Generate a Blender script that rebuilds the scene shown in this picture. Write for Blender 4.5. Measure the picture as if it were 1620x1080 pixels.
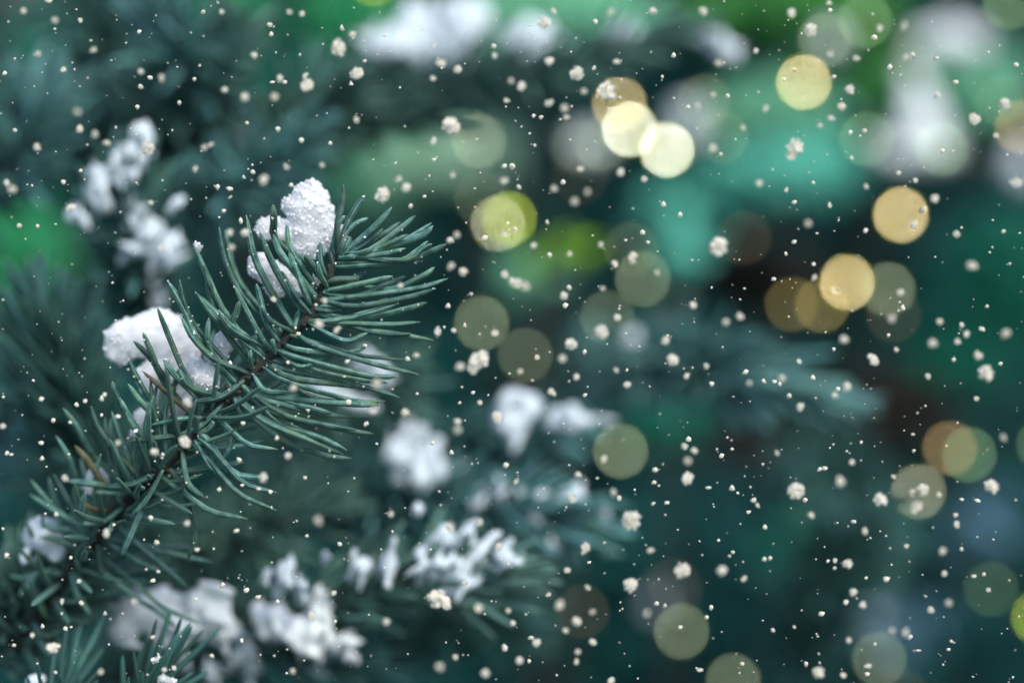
import bpy, bmesh, math, random
import numpy as np
from mathutils import Vector, Matrix, noise

# ------------------------------------------------------------------ scene, camera, light
for o in list(bpy.data.objects):
    bpy.data.objects.remove(o)
SC = bpy.context.scene
COL = SC.collection
random.seed(7)
RNG = np.random.default_rng(11)

PITCH = math.radians(-10)
CAM = Vector((0.0, 0.0, 1.30))
FWD = Vector((0, math.cos(PITCH), math.sin(PITCH)))
RIGHT = Vector((1, 0, 0))
UP = RIGHT.cross(FWD)
LENS, SENSOR = 60.0, 36.0
FOCUS = 0.399

cam_d = bpy.data.cameras.new('camera')
cam_d.lens = LENS
cam_d.sensor_width = SENSOR
cam_d.clip_start = 0.01
cam_d.clip_end = 500
cam_d.dof.use_dof = True
cam_d.dof.focus_distance = FOCUS
cam_d.dof.aperture_fstop = 3.15
cam = bpy.data.objects.new('camera', cam_d)
cam.location = CAM
cam.rotation_euler = (math.radians(90) + PITCH, 0, 0)
COL.objects.link(cam)
SC.camera = cam

SUN_EL, SUN_AZ = math.radians(52), math.radians(140)      # azimuth clockwise from +Y: behind the camera, to the right
world = bpy.data.worlds.new('World')
SC.world = world
world.use_nodes = True
wn = world.node_tree.nodes
sky = wn.new('ShaderNodeTexSky')
sky.sky_type = 'NISHITA'
sky.sun_disc = False
sky.sun_elevation = SUN_EL
sky.sun_rotation = SUN_AZ
sky.air_density = 1.0
sky.dust_density = 2.0
sky.ozone_density = 1.0
bg = wn['Background']
bg.inputs['Strength'].default_value = 0.10
world.node_tree.links.new(sky.outputs[0], bg.inputs['Color'])

sun_d = bpy.data.lights.new('sun', 'SUN')
sun_d.energy = 1.3
sun_d.angle = math.radians(25)
sun_d.color = (1.0, 0.96, 0.90)
sun = bpy.data.objects.new('sun', sun_d)
sdir = Vector((math.sin(SUN_AZ) * math.cos(SUN_EL), math.cos(SUN_AZ) * math.cos(SUN_EL), math.sin(SUN_EL)))
sun.rotation_euler = sdir.to_track_quat('Z', 'Y').to_euler()
sun.location = (0, 0, 3)
COL.objects.link(sun)

SC.view_settings.view_transform = 'Standard'
SC.view_settings.look = 'None'
SC.view_settings.exposure = 1.2
SC.view_settings.gamma = 1.0
SC.render.engine = 'CYCLES'
SC.cycles.use_denoising = True
SC.cycles.use_adaptive_sampling = False
SC.cycles.max_bounces = 5
SC.cycles.diffuse_bounces = 3
SC.cycles.glossy_bounces = 2
SC.cycles.transmission_bounces = 3
SC.cycles.transparent_max_bounces = 12
SC.cycles.sample_clamp_indirect = 3.0
SC.cycles.caustics_reflective = False
SC.cycles.caustics_refractive = False

K = SENSOR / LENS / 1620.0        # metres per photo pixel per metre of depth


def P(px, py, d):
    """photo pixel and depth along the view axis to a point in the place"""
    return CAM + d * (FWD + RIGHT * ((px - 810) * K) - UP * ((py - 540) * K))


# ------------------------------------------------------------------ materials
def new_mat(name):
    m = bpy.data.materials.new(name)
    m.use_nodes = True
    nt = m.node_tree
    return m, nt, nt.nodes, nt.links, nt.nodes['Principled BSDF']


def ramp(nodes, stops):
    r = nodes.new('ShaderNodeValToRGB')
    e = r.color_ramp.elements
    e[0].position, e[0].color = stops[0][0], (*stops[0][1], 1)
    e[1].position, e[1].color = stops[-1][0], (*stops[-1][1], 1)
    for p, c in stops[1:-1]:
        x = e.new(p)
        x.color = (*c, 1)
    return r


def needle_material(name, dark, light, tip=(0.42, 0.43, 0.26), sheen=0.15, rough=0.58):
    m, nt, N, L, b = new_mat(name)
    uv = N.new('ShaderNodeUVMap')
    sep = N.new('ShaderNodeSeparateXYZ')
    L.new(uv.outputs[0], sep.inputs[0])
    info = N.new('ShaderNodeObjectInfo')
    geo = N.new('ShaderNodeNewGeometry')
    # pale stomatal lines running along the needle
    mul = N.new('ShaderNodeMath'); mul.operation = 'MULTIPLY'; mul.inputs[1].default_value = 2 * math.pi * 6
    L.new(sep.outputs[0], mul.inputs[0])
    sn = N.new('ShaderNodeMath'); sn.operation = 'SINE'
    L.new(mul.outputs[0], sn.inputs[0])
    nz = N.new('ShaderNodeTexNoise'); nz.inputs['Scale'].default_value = 420; nz.inputs['Detail'].default_value = 4
    tc = N.new('ShaderNodeTexCoord'); L.new(tc.outputs['Object'], nz.inputs['Vector'])
    add = N.new('ShaderNodeMath'); add.operation = 'MULTIPLY_ADD'; add.inputs[1].default_value = 0.17
    L.new(sn.outputs[0], add.inputs[0]); L.new(nz.outputs[0], add.inputs[2])
    cr = ramp(N, [(0.30, dark), (0.75, light)])
    L.new(add.outputs[0], cr.inputs[0])
    hs = N.new('ShaderNodeHueSaturation')
    mr = N.new('ShaderNodeMapRange'); mr.inputs[3].default_value = 0.55; mr.inputs[4].default_value = 1.5
    rnd = N.new('ShaderNodeMath'); rnd.operation = 'ADD'
    L.new(info.outputs['Random'], rnd.inputs[0]); L.new(geo.outputs['Random Per Island'], rnd.inputs[1])
    fr = N.new('ShaderNodeMath'); fr.operation = 'FRACT'; L.new(rnd.outputs[0], fr.inputs[0])
    L.new(fr.outputs[0], mr.inputs[0]); L.new(mr.outputs[0], hs.inputs['Value'])
    mr2 = N.new('ShaderNodeMapRange'); mr2.inputs[3].default_value = 0.475; mr2.inputs[4].default_value = 0.515
    sq = N.new('ShaderNodeMath'); sq.operation = 'MULTIPLY'; sq.inputs[1].default_value = 7.3
    L.new(fr.outputs[0], sq.inputs[0])
    fr2 = N.new('ShaderNodeMath'); fr2.operation = 'FRACT'; L.new(sq.outputs[0], fr2.inputs[0])
    L.new(fr2.outputs[0], mr2.inputs[0]); L.new(mr2.outputs[0], hs.inputs['Hue'])
    L.new(cr.outputs[0], hs.inputs['Color'])
    nb = N.new('ShaderNodeTexNoise'); nb.inputs['Scale'].default_value = 130; nb.inputs['Detail'].default_value = 2
    L.new(tc.outputs['Object'], nb.inputs['Vector'])
    ob = ramp(N, [(0.52, (0, 0, 0)), (0.72, (0.65, 0.65, 0.65))])
    L.new(nb.outputs[0], ob.inputs[0])
    mo = N.new('ShaderNodeMix'); mo.data_type = 'RGBA'
    L.new(ob.outputs[0], mo.inputs['Factor']); L.new(hs.outputs[0], mo.inputs[6])
    mo.inputs[7].default_value = (light[0] * .62, light[1] * .60, light[2] * .36, 1)
    hs = mo
    # pale dry point and brown petiole
    tr = ramp(N, [(0.0, (1, 1, 1)), (0.035, (0, 0, 0))])
    L.new(sep.outputs[1], tr.inputs[0])
    mx = N.new('ShaderNodeMix'); mx.data_type = 'RGBA'
    L.new(tr.outputs[0], mx.inputs['Factor']); L.new(hs.outputs[2], mx.inputs[6]); mx.inputs[7].default_value = (0.07, 0.045, 0.03, 1)
    tr2 = ramp(N, [(0.92, (0, 0, 0)), (1.0, (1, 1, 1))])
    L.new(sep.outputs[1], tr2.inputs[0])
    mx2 = N.new('ShaderNodeMix'); mx2.data_type = 'RGBA'
    L.new(tr2.outputs[0], mx2.inputs['Factor']); L.new(mx.outputs[2], mx2.inputs[6]); mx2.inputs[7].default_value = (*tip, 1)
    L.new(mx2.outputs[2], b.inputs['Base Color'])
    b.inputs['Roughness'].default_value = rough
    b.inputs['Specular IOR Level'].default_value = 0.3
    b.inputs['Sheen Weight'].default_value = sheen
    b.inputs['Sheen Roughness'].default_value = 0.4
    b.inputs['Sheen Tint'].default_value = (0.45, 0.95, 0.85, 1)
    bp = N.new('ShaderNodeBump'); bp.inputs['Strength'].default_value = 0.25; bp.inputs['Distance'].default_value = 0.0002
    L.new(add.outputs[0], bp.inputs['Height']); L.new(bp.outputs[0], b.inputs['Normal'])
    return m


M_NEEDLE = needle_material('spruce needle', (0.016, 0.074, 0.062), (0.150, 0.285, 0.240))
M_NEEDLE_DEEP = needle_material('deep green spruce needle', (0.014, 0.070, 0.062), (0.075, 0.190, 0.170), tip=(0.15, 0.2, 0.12))
M_NEEDLE_BLUE = needle_material('blue spruce needle', (0.055, 0.18, 0.175), (0.20, 0.38, 0.37), tip=(0.2, 0.3, 0.26))
M_NEEDLE_PALE = needle_material('pale teal needle', (0.035, 0.14, 0.14), (0.15, 0.33, 0.33), tip=(0.2, 0.34, 0.32))
M_NEEDLE_DRY = needle_material('dry tipped needle', (0.05, 0.05, 0.025), (0.13, 0.13, 0.07), tip=(0.3, 0.14, 0.05))


def far_needle_material():
    m, nt, N, L, b = new_mat('dark far needle')
    geo = N.new('ShaderNodeNewGeometry')
    cr = ramp(N, [(0.0, (0.006, 0.052, 0.056)), (0.6, (0.014, 0.105, 0.098)), (1.0, (0.035, 0.17, 0.15))])
    L.new(geo.outputs['Random Per Island'], cr.inputs[0]); L.new(cr.outputs[0], b.inputs['Base Color'])
    b.inputs['Roughness'].default_value = 0.7
    b.inputs['Specular IOR Level'].default_value = 0.1
    return m


M_NEEDLE_FAR = far_needle_material()


def bark_material():
    m, nt, N, L, b = new_mat('spruce bark')
    tc = N.new('ShaderNodeTexCoord')
    nz = N.new('ShaderNodeTexNoise'); nz.inputs['Scale'].default_value = 260; nz.inputs['Detail'].default_value = 6
    L.new(tc.outputs['Object'], nz.inputs['Vector'])
    cr = ramp(N, [(0.3, (0.008, 0.014, 0.012)), (0.52, (0.018, 0.026, 0.021)), (0.78, (0.055, 0.042, 0.03))])
    L.new(nz.outputs[0], cr.inputs[0]); L.new(cr.outputs[0], b.inputs['Base Color'])
    bp = N.new('ShaderNodeBump'); bp.inputs['Strength'].default_value = 0.7; bp.inputs['Distance'].default_value = 0.0006
    L.new(nz.outputs[0], bp.inputs['Height']); L.new(bp.outputs[0], b.inputs['Normal'])
    b.inputs['Roughness'].default_value = 0.85
    return m


M_BARK = bark_material()


def snow_material(name, col, grain, sss):
    m, nt, N, L, b = new_mat(name)
    tc = N.new('ShaderNodeTexCoord')
    vo = N.new('ShaderNodeTexVoronoi'); vo.inputs['Scale'].default_value = grain
    L.new(tc.outputs['Object'], vo.inputs['Vector'])
    nz = N.new('ShaderNodeTexNoise'); nz.inputs['Scale'].default_value = grain * 0.35; nz.inputs['Detail'].default_value = 5
    L.new(tc.outputs['Object'], nz.inputs['Vector'])
    sm = N.new('ShaderNodeMath'); sm.operation = 'ADD'
    L.new(vo.outputs['Distance'], sm.inputs[0]); L.new(nz.outputs[0], sm.inputs[1])
    bp = N.new('ShaderNodeBump'); bp.inputs['Strength'].default_value = 0.25; bp.inputs['Distance'].default_value = 0.0003
    L.new(sm.outputs[0], bp.inputs['Height']); L.new(bp.outputs[0], b.inputs['Normal'])
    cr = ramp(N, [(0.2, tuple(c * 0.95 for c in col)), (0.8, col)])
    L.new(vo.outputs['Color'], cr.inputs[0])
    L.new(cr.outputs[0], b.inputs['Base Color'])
    b.inputs['Roughness'].default_value = 0.6
    b.inputs['Specular IOR Level'].default_value = 0.3
    b.inputs['Subsurface Weight'].default_value = sss
    b.inputs['Subsurface Radius'].default_value = (1.0, 1.0, 1.0)
    b.inputs['Subsurface Scale'].default_value = 0.009
    return m


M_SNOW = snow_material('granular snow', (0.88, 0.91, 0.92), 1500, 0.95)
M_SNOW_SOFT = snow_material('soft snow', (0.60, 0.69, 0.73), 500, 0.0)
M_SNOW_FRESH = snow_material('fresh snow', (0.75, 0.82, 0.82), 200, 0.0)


def ice_material():
    m, nt, N, L, b = new_mat('ice grains')
    b.inputs['Base Color'].default_value = (0.86, 0.89, 0.91, 1)
    b.inputs['Roughness'].default_value = 0.3
    b.inputs['IOR'].default_value = 1.31
    b.inputs['Specular IOR Level'].default_value = 0.45
    return m


M_ICE = ice_material()


def flake_material():
    m, nt, N, L, b = new_mat('falling snow')
    out = N['Material Output']
    col = (0.97, 0.94, 0.83, 1)
    tr = N.new('ShaderNodeBsdfTranslucent'); tr.inputs[0].default_value = col
    df = N.new('ShaderNodeBsdfDiffuse'); df.inputs[0].default_value = col
    mx = N.new('ShaderNodeMixShader'); mx.inputs[0].default_value = 0.5
    L.new(df.outputs[0], mx.inputs[1]); L.new(tr.outputs[0], mx.inputs[2]); L.new(mx.outputs[0], out.inputs[0])
    N.remove(b)
    return m


M_FLAKE = flake_material()


def leaf_material(name, col, trans=0.45):
    m, nt, N, L, b = new_mat(name)
    out = N['Material Output']
    geo = N.new('ShaderNodeNewGeometry')
    mr = N.new('ShaderNodeMapRange'); mr.inputs[3].default_value = 0.7; mr.inputs[4].default_value = 1.3
    L.new(geo.outputs['Random Per Island'], mr.inputs[0])
    hs = N.new('ShaderNodeHueSaturation'); hs.inputs['Color'].default_value = (*col, 1)
    L.new(mr.outputs[0], hs.inputs['Value'])
    L.new(hs.outputs[0], b.inputs['Base Color'])
    b.inputs['Roughness'].default_value = 0.6
    b.inputs['Specular IOR Level'].default_value = 0.15
    tr = N.new('ShaderNodeBsdfTranslucent'); L.new(hs.outputs[0], tr.inputs[0])
    mx = N.new('ShaderNodeMixShader'); mx.inputs[0].default_value = trans
    L.new(b.outputs[0], mx.inputs[1]); L.new(tr.outputs[0], mx.inputs[2]); L.new(mx.outputs[0], out.inputs[0])
    return m


LEAF = {
    'green': leaf_material('mid green leaf', (0.06, 0.46, 0.19)),
    'fresh': leaf_material('fresh green leaf', (0.28, 0.68, 0.45)),
    'lime': leaf_material('lime leaf', (0.36, 0.74, 0.04)),
    'pale': leaf_material('pale green leaf', (0.48, 0.74, 0.56)),
    'teal': leaf_material('teal leaf', (0.18, 0.68, 0.54)),
    'deep': leaf_material('deep green leaf', (0.014, 0.20, 0.13)),
    'grass': leaf_material('grass green leaf', (0.10, 0.38, 0.10)),
    'blue': leaf_material('blue grey leaf', (0.13, 0.27, 0.36)),
    'brown': leaf_material('shade toned leaf', (0.022, 0.020, 0.015), .2),  # near-black brown; the shade of dark gaps put into leaf colour
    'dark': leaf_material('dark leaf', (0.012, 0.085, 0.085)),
}


def plain_mat(name, col, rough=0.6):
    m, nt, N, L, b = new_mat(name)
    b.inputs['Base Color'].default_value = (*col, 1)
    b.inputs['Roughness'].default_value = rough
    return m


M_SOCKET = plain_mat('dark green plastic', (0.01, 0.03, 0.02), 0.4)


def ground_material():
    m, nt, N, L, b = new_mat('winter soil')
    tc = N.new('ShaderNodeTexCoord')
    nz = N.new('ShaderNodeTexNoise'); nz.inputs['Scale'].default_value = 3.0; nz.inputs['Detail'].default_value = 8
    L.new(tc.outputs['Object'], nz.inputs['Vector'])
    cr = ramp(N, [(0.35, (0.006, 0.02, 0.018)), (0.55, (0.012, 0.035, 0.03)), (0.70, (0.03, 0.045, 0.035)), (0.80, (0.5, 0.56, 0.6))])
    L.new(nz.outputs[0], cr.inputs[0]); L.new(cr.outputs[0], b.inputs['Base Color'])
    b.inputs['Roughness'].default_value = 0.95
    bp = N.new('ShaderNodeBump'); bp.inputs['Strength'].default_value = 0.6; bp.inputs['Distance'].default_value = 0.05
    L.new(nz.outputs[0], bp.inputs['Height']); L.new(bp.outputs[0], b.inputs['Normal'])
    return m


# ------------------------------------------------------------------ object helpers
def link(name, mesh, mat=None, parent=None):
    o = bpy.data.objects.new(name, mesh)
    COL.objects.link(o)
    if mat is not None:
        mesh.materials.append(mat)
    if parent is not None:
        o.parent = parent
    return o


def empty(name, loc=(0, 0, 0)):
    o = bpy.data.objects.new(name, None)
    o.empty_display_size = 0.01
    o.location = loc
    COL.objects.link(o)
    return o


def tag(o, label=None, cat=None, group=None, kind=None):
    if label: o['label'] = label
    if cat: o['category'] = cat
    if group: o['group'] = group
    if kind: o['kind'] = kind
    return o


def mesh_np(name, verts, faces, smooth=True, uvs=None):
    me = bpy.data.meshes.new(name)
    me.from_pydata([tuple(v) for v in verts], [], [tuple(f) for f in faces])
    if smooth:
        me.polygons.foreach_set('use_smooth', [True] * len(me.polygons))
    if uvs is not None:
        lay = me.uv_layers.new(name='UVMap')
        idx = np.empty(len(me.loops), dtype=np.int32)
        me.loops.foreach_get('vertex_index', idx)
        lay.data.foreach_set('uv', np.asarray(uvs, dtype=np.float32)[idx].ravel())
    me.update()
    return me


def catmull(pts, n):
    pts = [np.array(p, dtype=float) for p in pts]
    pts = [2 * pts[0] - pts[1]] + pts + [2 * pts[-1] - pts[-2]]
    seg = len(pts) - 3
    out = []
    for i in range(n + 1):
        t = i / n * seg
        k = min(int(t), seg - 1)
        u = t - k
        a, b, c, d = pts[k:k + 4]
        out.append(0.5 * ((2 * b) + (-a + c) * u + (2 * a - 5 * b + 4 * c - d) * u * u + (-a + 3 * b - 3 * c + d) * u ** 3))
    return np.array(out)


def tube(path, radii, sides, ref=(0.31, -0.9, 0.3), flat=1.0, twist=0.0):
    """swept tube along a path: verts, faces, uvs"""
    path = np.asarray(path, dtype=float)
    n = len(path)
    tan = np.gradient(path, axis=0)
    tan /= np.linalg.norm(tan, axis=1)[:, None] + 1e-12
    nrm = np.array(ref, dtype=float)
    V, U = [], []
    for i in range(n):
        nrm = nrm - tan[i] * nrm.dot(tan[i])
        nrm /= np.linalg.norm(nrm) + 1e-12
        bi = np.cross(tan[i], nrm)
        for s in range(sides):
            a = 2 * math.pi * s / sides + twist
            V.append(path[i] + radii[i] * (math.cos(a) * nrm + flat * math.sin(a) * bi))
            U.append((s / sides, i / (n - 1)))
    F = []
    for i in range(n - 1):
        for s in range(sides):
            t = (s + 1) % sides
            F.append((i * sides + s, i * sides + t, (i + 1) * sides + t, (i + 1) * sides + s))
    F.append(tuple(range(sides))[::-1])
    F.append(tuple((n - 1) * sides + s for s in range(sides)))
    return np.array(V), F, np.array(U)


PV = np.array([0, .05, .2, .5, .8, .91, .965, 1.0])
PR = np.array([.5, .68, .9, 1.0, .94, .68, .36, .04])


def needle_arrays(pts, r, segs=9, sides=6, flat=0.8, twist=0.3):
    t = np.concatenate([np.linspace(0, .86, segs - 2), [.93, .97, 1.0]])
    full = catmull(pts, 60)
    ip = np.clip((t * 60).round().astype(int), 0, 60)
    path = full[ip]
    return tube(path, r * np.interp(t, PV, PR), sides, flat=flat, twist=twist)


# eight shared unit needles (base at the origin, along +Z, bending to +X)
UNIT = []
for k in range(8):
    bend = (0.05, 0.12, 0.2, 0.28, 0.10, 0.16, 0.34, 0.03)[k]
    kink = random.uniform(-.04, .04)
    pts = [(0, 0, 0), (bend * .25, kink, .35), (bend * .55, kink * .6, .7), (bend, 0, .985)]
    v, f, u = needle_arrays(pts, 0.034, segs=7, sides=5, twist=k)
    UNIT.append((v, f, u))


def shared_needle(k, mat, cache={}):
    key = (k, mat.name)
    if key not in cache:
        v, f, u = UNIT[k]
        me = mesh_np('needle', v, f, True, u)
        me.materials.append(mat)
        cache[key] = me
    return cache[key]


def frame(z, x):
    z = Vector(z).normalized()
    x = Vector(x)
    x = (x - z * x.dot(z))
    if x.length < 1e-6:
        x = z.orthogonal()
    x.normalize()
    y = z.cross(x)
    return Matrix((x, y, z)).transposed()


def needle_poses(stem, n, length, tip_cluster=True, ang=(48, 72), up=0.25, spread=0.25, front=None):
    """poses round a stem: (position, rotation matrix, length)"""
    st = catmull(stem, 80)
    seg = np.linalg.norm(np.diff(st, axis=0), axis=1)
    cum = np.concatenate([[0], np.cumsum(seg)])
    poses = []
    ga = 2.39996
    for i in range(n):
        u = (i + random.random()) / n
        s = u * cum[-1]
        j = min(np.searchsorted(cum, s), 80)
        j = max(j, 1)
        f = (s - cum[j - 1]) / (seg[j - 1] + 1e-9)
        p = st[j - 1] * (1 - f) + st[j] * f
        t = Vector(st[j] - st[j - 1]).normalized()
        a = math.radians(random.uniform(*ang))
        if tip_cluster and u > 0.86:
            a *= 1 - 0.72 * (u - 0.86) / 0.14
        phi = i * ga + random.uniform(-.5, .5)
        b1 = t.orthogonal().normalized()
        b2 = t.cross(b1)
        side = b1 * math.cos(phi) + b2 * math.sin(phi)
        side = (side + Vector((0, 0, 1)) * up).normalized()
        d = (t * math.cos(a) + side * math.sin(a)).normalized()
        d = (d + Vector((random.gauss(0, 1), random.gauss(0, 1), random.gauss(0, 1))) * spread * 0.35).normalized()
        # the needle bends towards the tip of the branch
        R = frame(d, t)
        ln = length * random.uniform(.78, 1.12) * (1 - .3 * max(0, (u - .9) / .1))
        poses.append((Vector(p), R, ln))
    return poses


def stem_mesh(stem, r0, r1, knobs=True):
    path = catmull(stem, 40)
    rad = np.linspace(r0, r1, 41) * (1 + .16 * np.sin(np.arange(41) * 2.1) * RNG.random(41))
    v, f, u = tube(path, rad, 8)
    return mesh_np('stem', v, f, True, u)


def branch(label, stem, n, length, mat=None, individual=True, group='spruce branches', thick=1.0, r=(0.0022, 0.0012),
           name='spruce_branch', **kw):
    mat = mat or M_NEEDLE
    root = tag(empty(name, stem[0]), label, 'branch', group)
    inv = Vector(stem[0])
    loc = [Vector(p) - inv for p in stem]
    link('stem', stem_mesh(loc, *r), M_BARK, root)
    poses = needle_poses(loc, n, length, **kw)
    if individual:
        for p, R, ln in poses:
            o = bpy.data.objects.new('needle', shared_needle(random.randrange(8), mat))
            S = Matrix.Diagonal((ln * thick, ln * thick, ln))
            o.matrix_world = Matrix.Translation(p) @ (R @ S).to_4x4()
            o.parent = root
            COL.objects.link(o)
    else:
        V, F, U, off = [], [], [], 0
        for p, R, ln in poses:
            v, f, u = UNIT[random.randrange(8)]
            A = np.array(R) * ln
            A[:, :2] *= thick
            V.append(v @ A.T + np.array(p))
            F.extend([tuple(i + off for i in q) for q in f])
            U.append(u)
            off += len(v)
        o = link('needles', mesh_np('needles', np.vstack(V), F, True, np.vstack(U)), mat, root)
        o['kind'] = 'stuff'
    return root


# ------------------------------------------------------------------ snow
def ico(sub):
    bm = bmesh.new()
    bmesh.ops.create_icosphere(bm, subdivisions=sub, radius=1)
    v = np.array([x.co[:] for x in bm.verts])
    f = [tuple(y.index for y in x.verts) for x in bm.faces]
    bm.free()
    return v, f


ICO1, ICO2, ICO3 = ico(1), ico(2), ico(3)
CAMROT = np.array([RIGHT[:], (-UP)[:], FWD[:]]).T         # columns: image x, image y (down), depth


def snow(label, blobs, depth, voxel=0.0010, amp=0.0012, freq=240, grains=0, mat=None, name='snow_clump', group='snow lying on the branches', thick=0.8, streak=None):
    """blobs: (px, py, rx, ry, rot degrees[, depth offset]) in photo pixels at that depth"""
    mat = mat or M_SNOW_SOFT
    c0 = P(blobs[0][0], blobs[0][1], depth)
    V, F, off = [], [], 0
    if streak:                                        # snow caught along single needles, ragged between them
        n, angs, spr, ln, wd = streak[:5]
        shr = streak[5] if len(streak) > 5 else .68
        area = [b[2] * b[3] for b in blobs]
        src = random.choices(blobs, weights=area, k=n)
        blobs = [(b[0], b[1], b[2] * shr, b[3] * shr, b[4]) for b in blobs]
        for b in src:
            t, q = random.uniform(0, 6.283), math.sqrt(random.random())
            a = math.radians(b[4])
            ux, uy = b[2] * q * math.cos(t), b[3] * q * math.sin(t)
            l = ln * random.uniform(.5, 1.2)
            blobs.append((b[0] + ux * math.cos(a) - uy * math.sin(a), b[1] + ux * math.sin(a) + uy * math.cos(a), l, wd * random.uniform(.55, 1.2),
                          random.choice(angs) + random.gauss(0, spr), random.uniform(-.006, .004)))
    for b in blobs:
        px, py, rx, ry, rot = b[:5]
        dz = b[5] if len(b) > 5 else 0.0
        d = depth + dz
        s = d * K
        a = math.radians(rot)
        v = ICO2[0] * np.array([rx * s, ry * s, (min(rx, ry) * thick + .25 * abs(rx - ry)) * s])
        ca, sa = math.cos(a), math.sin(a)
        v = v @ np.array([[ca, sa, 0], [-sa, ca, 0], [0, 0, 1]])
        v = v @ CAMROT.T + np.array(P(px, py, d) - c0)
        V.append(v)
        F.extend([tuple(i + off for i in q) for q in ICO2[1]])
        off += len(v)
    me = mesh_np(name, np.vstack(V), F)
    o = link(name, me)
    md = o.modifiers.new('r', 'REMESH')
    md.mode = 'VOXEL'
    md.voxel_size = voxel
    dg = bpy.context.evaluated_depsgraph_get()
    me2 = bpy.data.meshes.new_from_object(o.evaluated_get(dg))
    o.modifiers.clear()
    n = len(me2.vertices)
    co = np.empty(n * 3); me2.vertices.foreach_get('co', co); co = co.reshape(-1, 3)
    no = np.empty(n * 3); me2.vertices.foreach_get('normal', no); no = no.reshape(-1, 3)
    seed = Vector((random.uniform(0, 50), random.uniform(0, 50), 0))
    dsp = np.empty(n)
    for i in range(n):
        q = Vector(co[i])
        h = noise.noise(q * freq + seed) + 0.55 * noise.noise(q * freq * 2.3 + seed)
        if grains:
            h += 0.22 * noise.noise(q * 900 + seed) + 0.2 * noise.noise(q * 2300 + seed)
        dsp[i] = h
    co += no * (dsp * amp)[:, None]
    if grains:                                       # loose ice grains standing proud of the surface
        fl = [tuple(p.vertices) for p in me2.polygons]
        VV, FF = [co], list(fl)
        nf0 = len(FF)
        off = n
        pick = RNG.choice(n, size=min(int(grains * .45), n), replace=False)
        for i in pick:
            r = min(.0006, .00013 * math.exp(random.gauss(0, .55)))
            v = ICO1[0] * r * (1 + .45 * RNG.standard_normal((len(ICO1[0]), 1))).clip(.5, 1.6) * np.array([1, random.uniform(.6, 1.3), random.uniform(.6, 1.3)])
            VV.append(v + co[i] + no[i] * r * .6)
            FF.extend([tuple(k + off for k in q) for q in ICO1[1]])
            off += len(v)
        me3 = mesh_np(name, np.vstack(VV), FF)
        me3.materials.append(mat); me3.materials.append(M_ICE)
        mi = np.zeros(len(FF), dtype=np.int32); mi[nf0:] = 1
        me3.polygons.foreach_set('material_index', mi)
        sm = np.ones(len(FF), dtype=bool); sm[nf0:] = False
        me3.polygons.foreach_set('use_smooth', sm)
        o.data = me3
    else:
        me2.vertices.foreach_set('co', co.ravel())
        me2.polygons.foreach_set('use_smooth', [True] * len(me2.polygons))
        me2.materials.clear(); me2.materials.append(mat)
        o.data = me2
    o.data.update()
    o.location = c0
    return tag(o, label, 'snow', group)


# ------------------------------------------------------------------ setting: ground and far trees
def build_ground():
    n = 60
    xs = np.sign(np.linspace(-1, 1, n)) * np.abs(np.linspace(-1, 1, n)) ** 3 * 150
    V = [(x, y, .05 * noise.noise(Vector((x * .7, y * .7, 0)))) for y in xs for x in xs]
    F = [(j * n + i, j * n + i + 1, (j + 1) * n + i + 1, (j + 1) * n + i) for j in range(n - 1) for i in range(n - 1)]
    tag(link('ground', mesh_np('ground', V, F), ground_material()), kind='structure')


build_ground()


CROWN = []
for _k in range(3):                                   # three crowns of unit height and unit spread
    n = 4200
    z = RNG.random(n) ** 1.25 * .97 + .02
    R = (1 - z) ** .8 + .03
    a = RNG.random(n) * 2 * math.pi
    rr = R * RNG.random(n) ** .4
    c = np.stack([rr * np.cos(a), rr * np.sin(a), z - .06 * rr], 1)
    out = np.stack([np.cos(a), np.sin(a), RNG.uniform(-.12, .12, n)], 1)
    side = np.stack([-np.sin(a), np.cos(a), RNG.uniform(-.1, .1, n)], 1)
    Lg = RNG.uniform(.07, .13, n)[:, None]
    VV = []
    for k in range(9):                                # a twig: short flat needle blades along its axis
        p = c + out * Lg * (k / 9) * np.array([1, 1, .3])
        d = out * .6 + side * ((1 if k % 2 else -1) * RNG.uniform(.5, 1, n))[:, None]
        d[:, 2] += RNG.uniform(-.3, .5, n)
        d /= np.linalg.norm(d, axis=1)[:, None]
        w = np.cross(d, RNG.standard_normal((n, 3)))
        w /= np.linalg.norm(w, axis=1)[:, None]
        ln = RNG.uniform(.03, .055, n)[:, None]
        q = np.array([1, 1, .3])
        VV.append(np.stack([p - w * .0032 * q, p + w * .0032 * q, p + (d * ln * .6 + w * .0034) * q, p + d * ln * q, p + (d * ln * .6 - w * .0034) * q], 1))
    V = np.concatenate(VV).reshape(-1, 3)
    me = bpy.data.meshes.new('crown')
    nf = len(V) // 5
    me.vertices.add(len(V)); me.vertices.foreach_set('co', V.astype(np.float32).ravel())
    me.loops.add(nf * 5); me.loops.foreach_set('vertex_index', np.arange(nf * 5, dtype=np.int32))
    me.polygons.add(nf); me.polygons.foreach_set('loop_start', np.arange(nf, dtype=np.int32) * 5)
    uvl = me.uv_layers.new(name='UVMap')
    uvl.data.foreach_set('uv', np.tile(np.array([0, .1, 1, .1, 1, .6, .5, .9, 0, .6], dtype=np.float32), nf))
    me.update(); me.validate()
    me.materials.append(M_NEEDLE_FAR)
    CROWN.append(me)


def conifer(label, x, y, h, r, k):
    root = tag(empty('spruce_tree', (x, y, 0)), label, 'tree', 'spruce trees in the background')
    path = [(0, 0, -.05), (.02, .01, h * .4), (0, 0, h)]
    v, f, u = tube(catmull(path, 16), np.linspace(.07, .008, 17), 10)
    link('trunk', mesh_np('trunk', v, f, True, u), M_BARK, root)
    o = link('crown', CROWN[k % 3], None, root)
    o.scale = (r, r, h)
    o.rotation_euler = (0, 0, k * 1.3)
    return root


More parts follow.
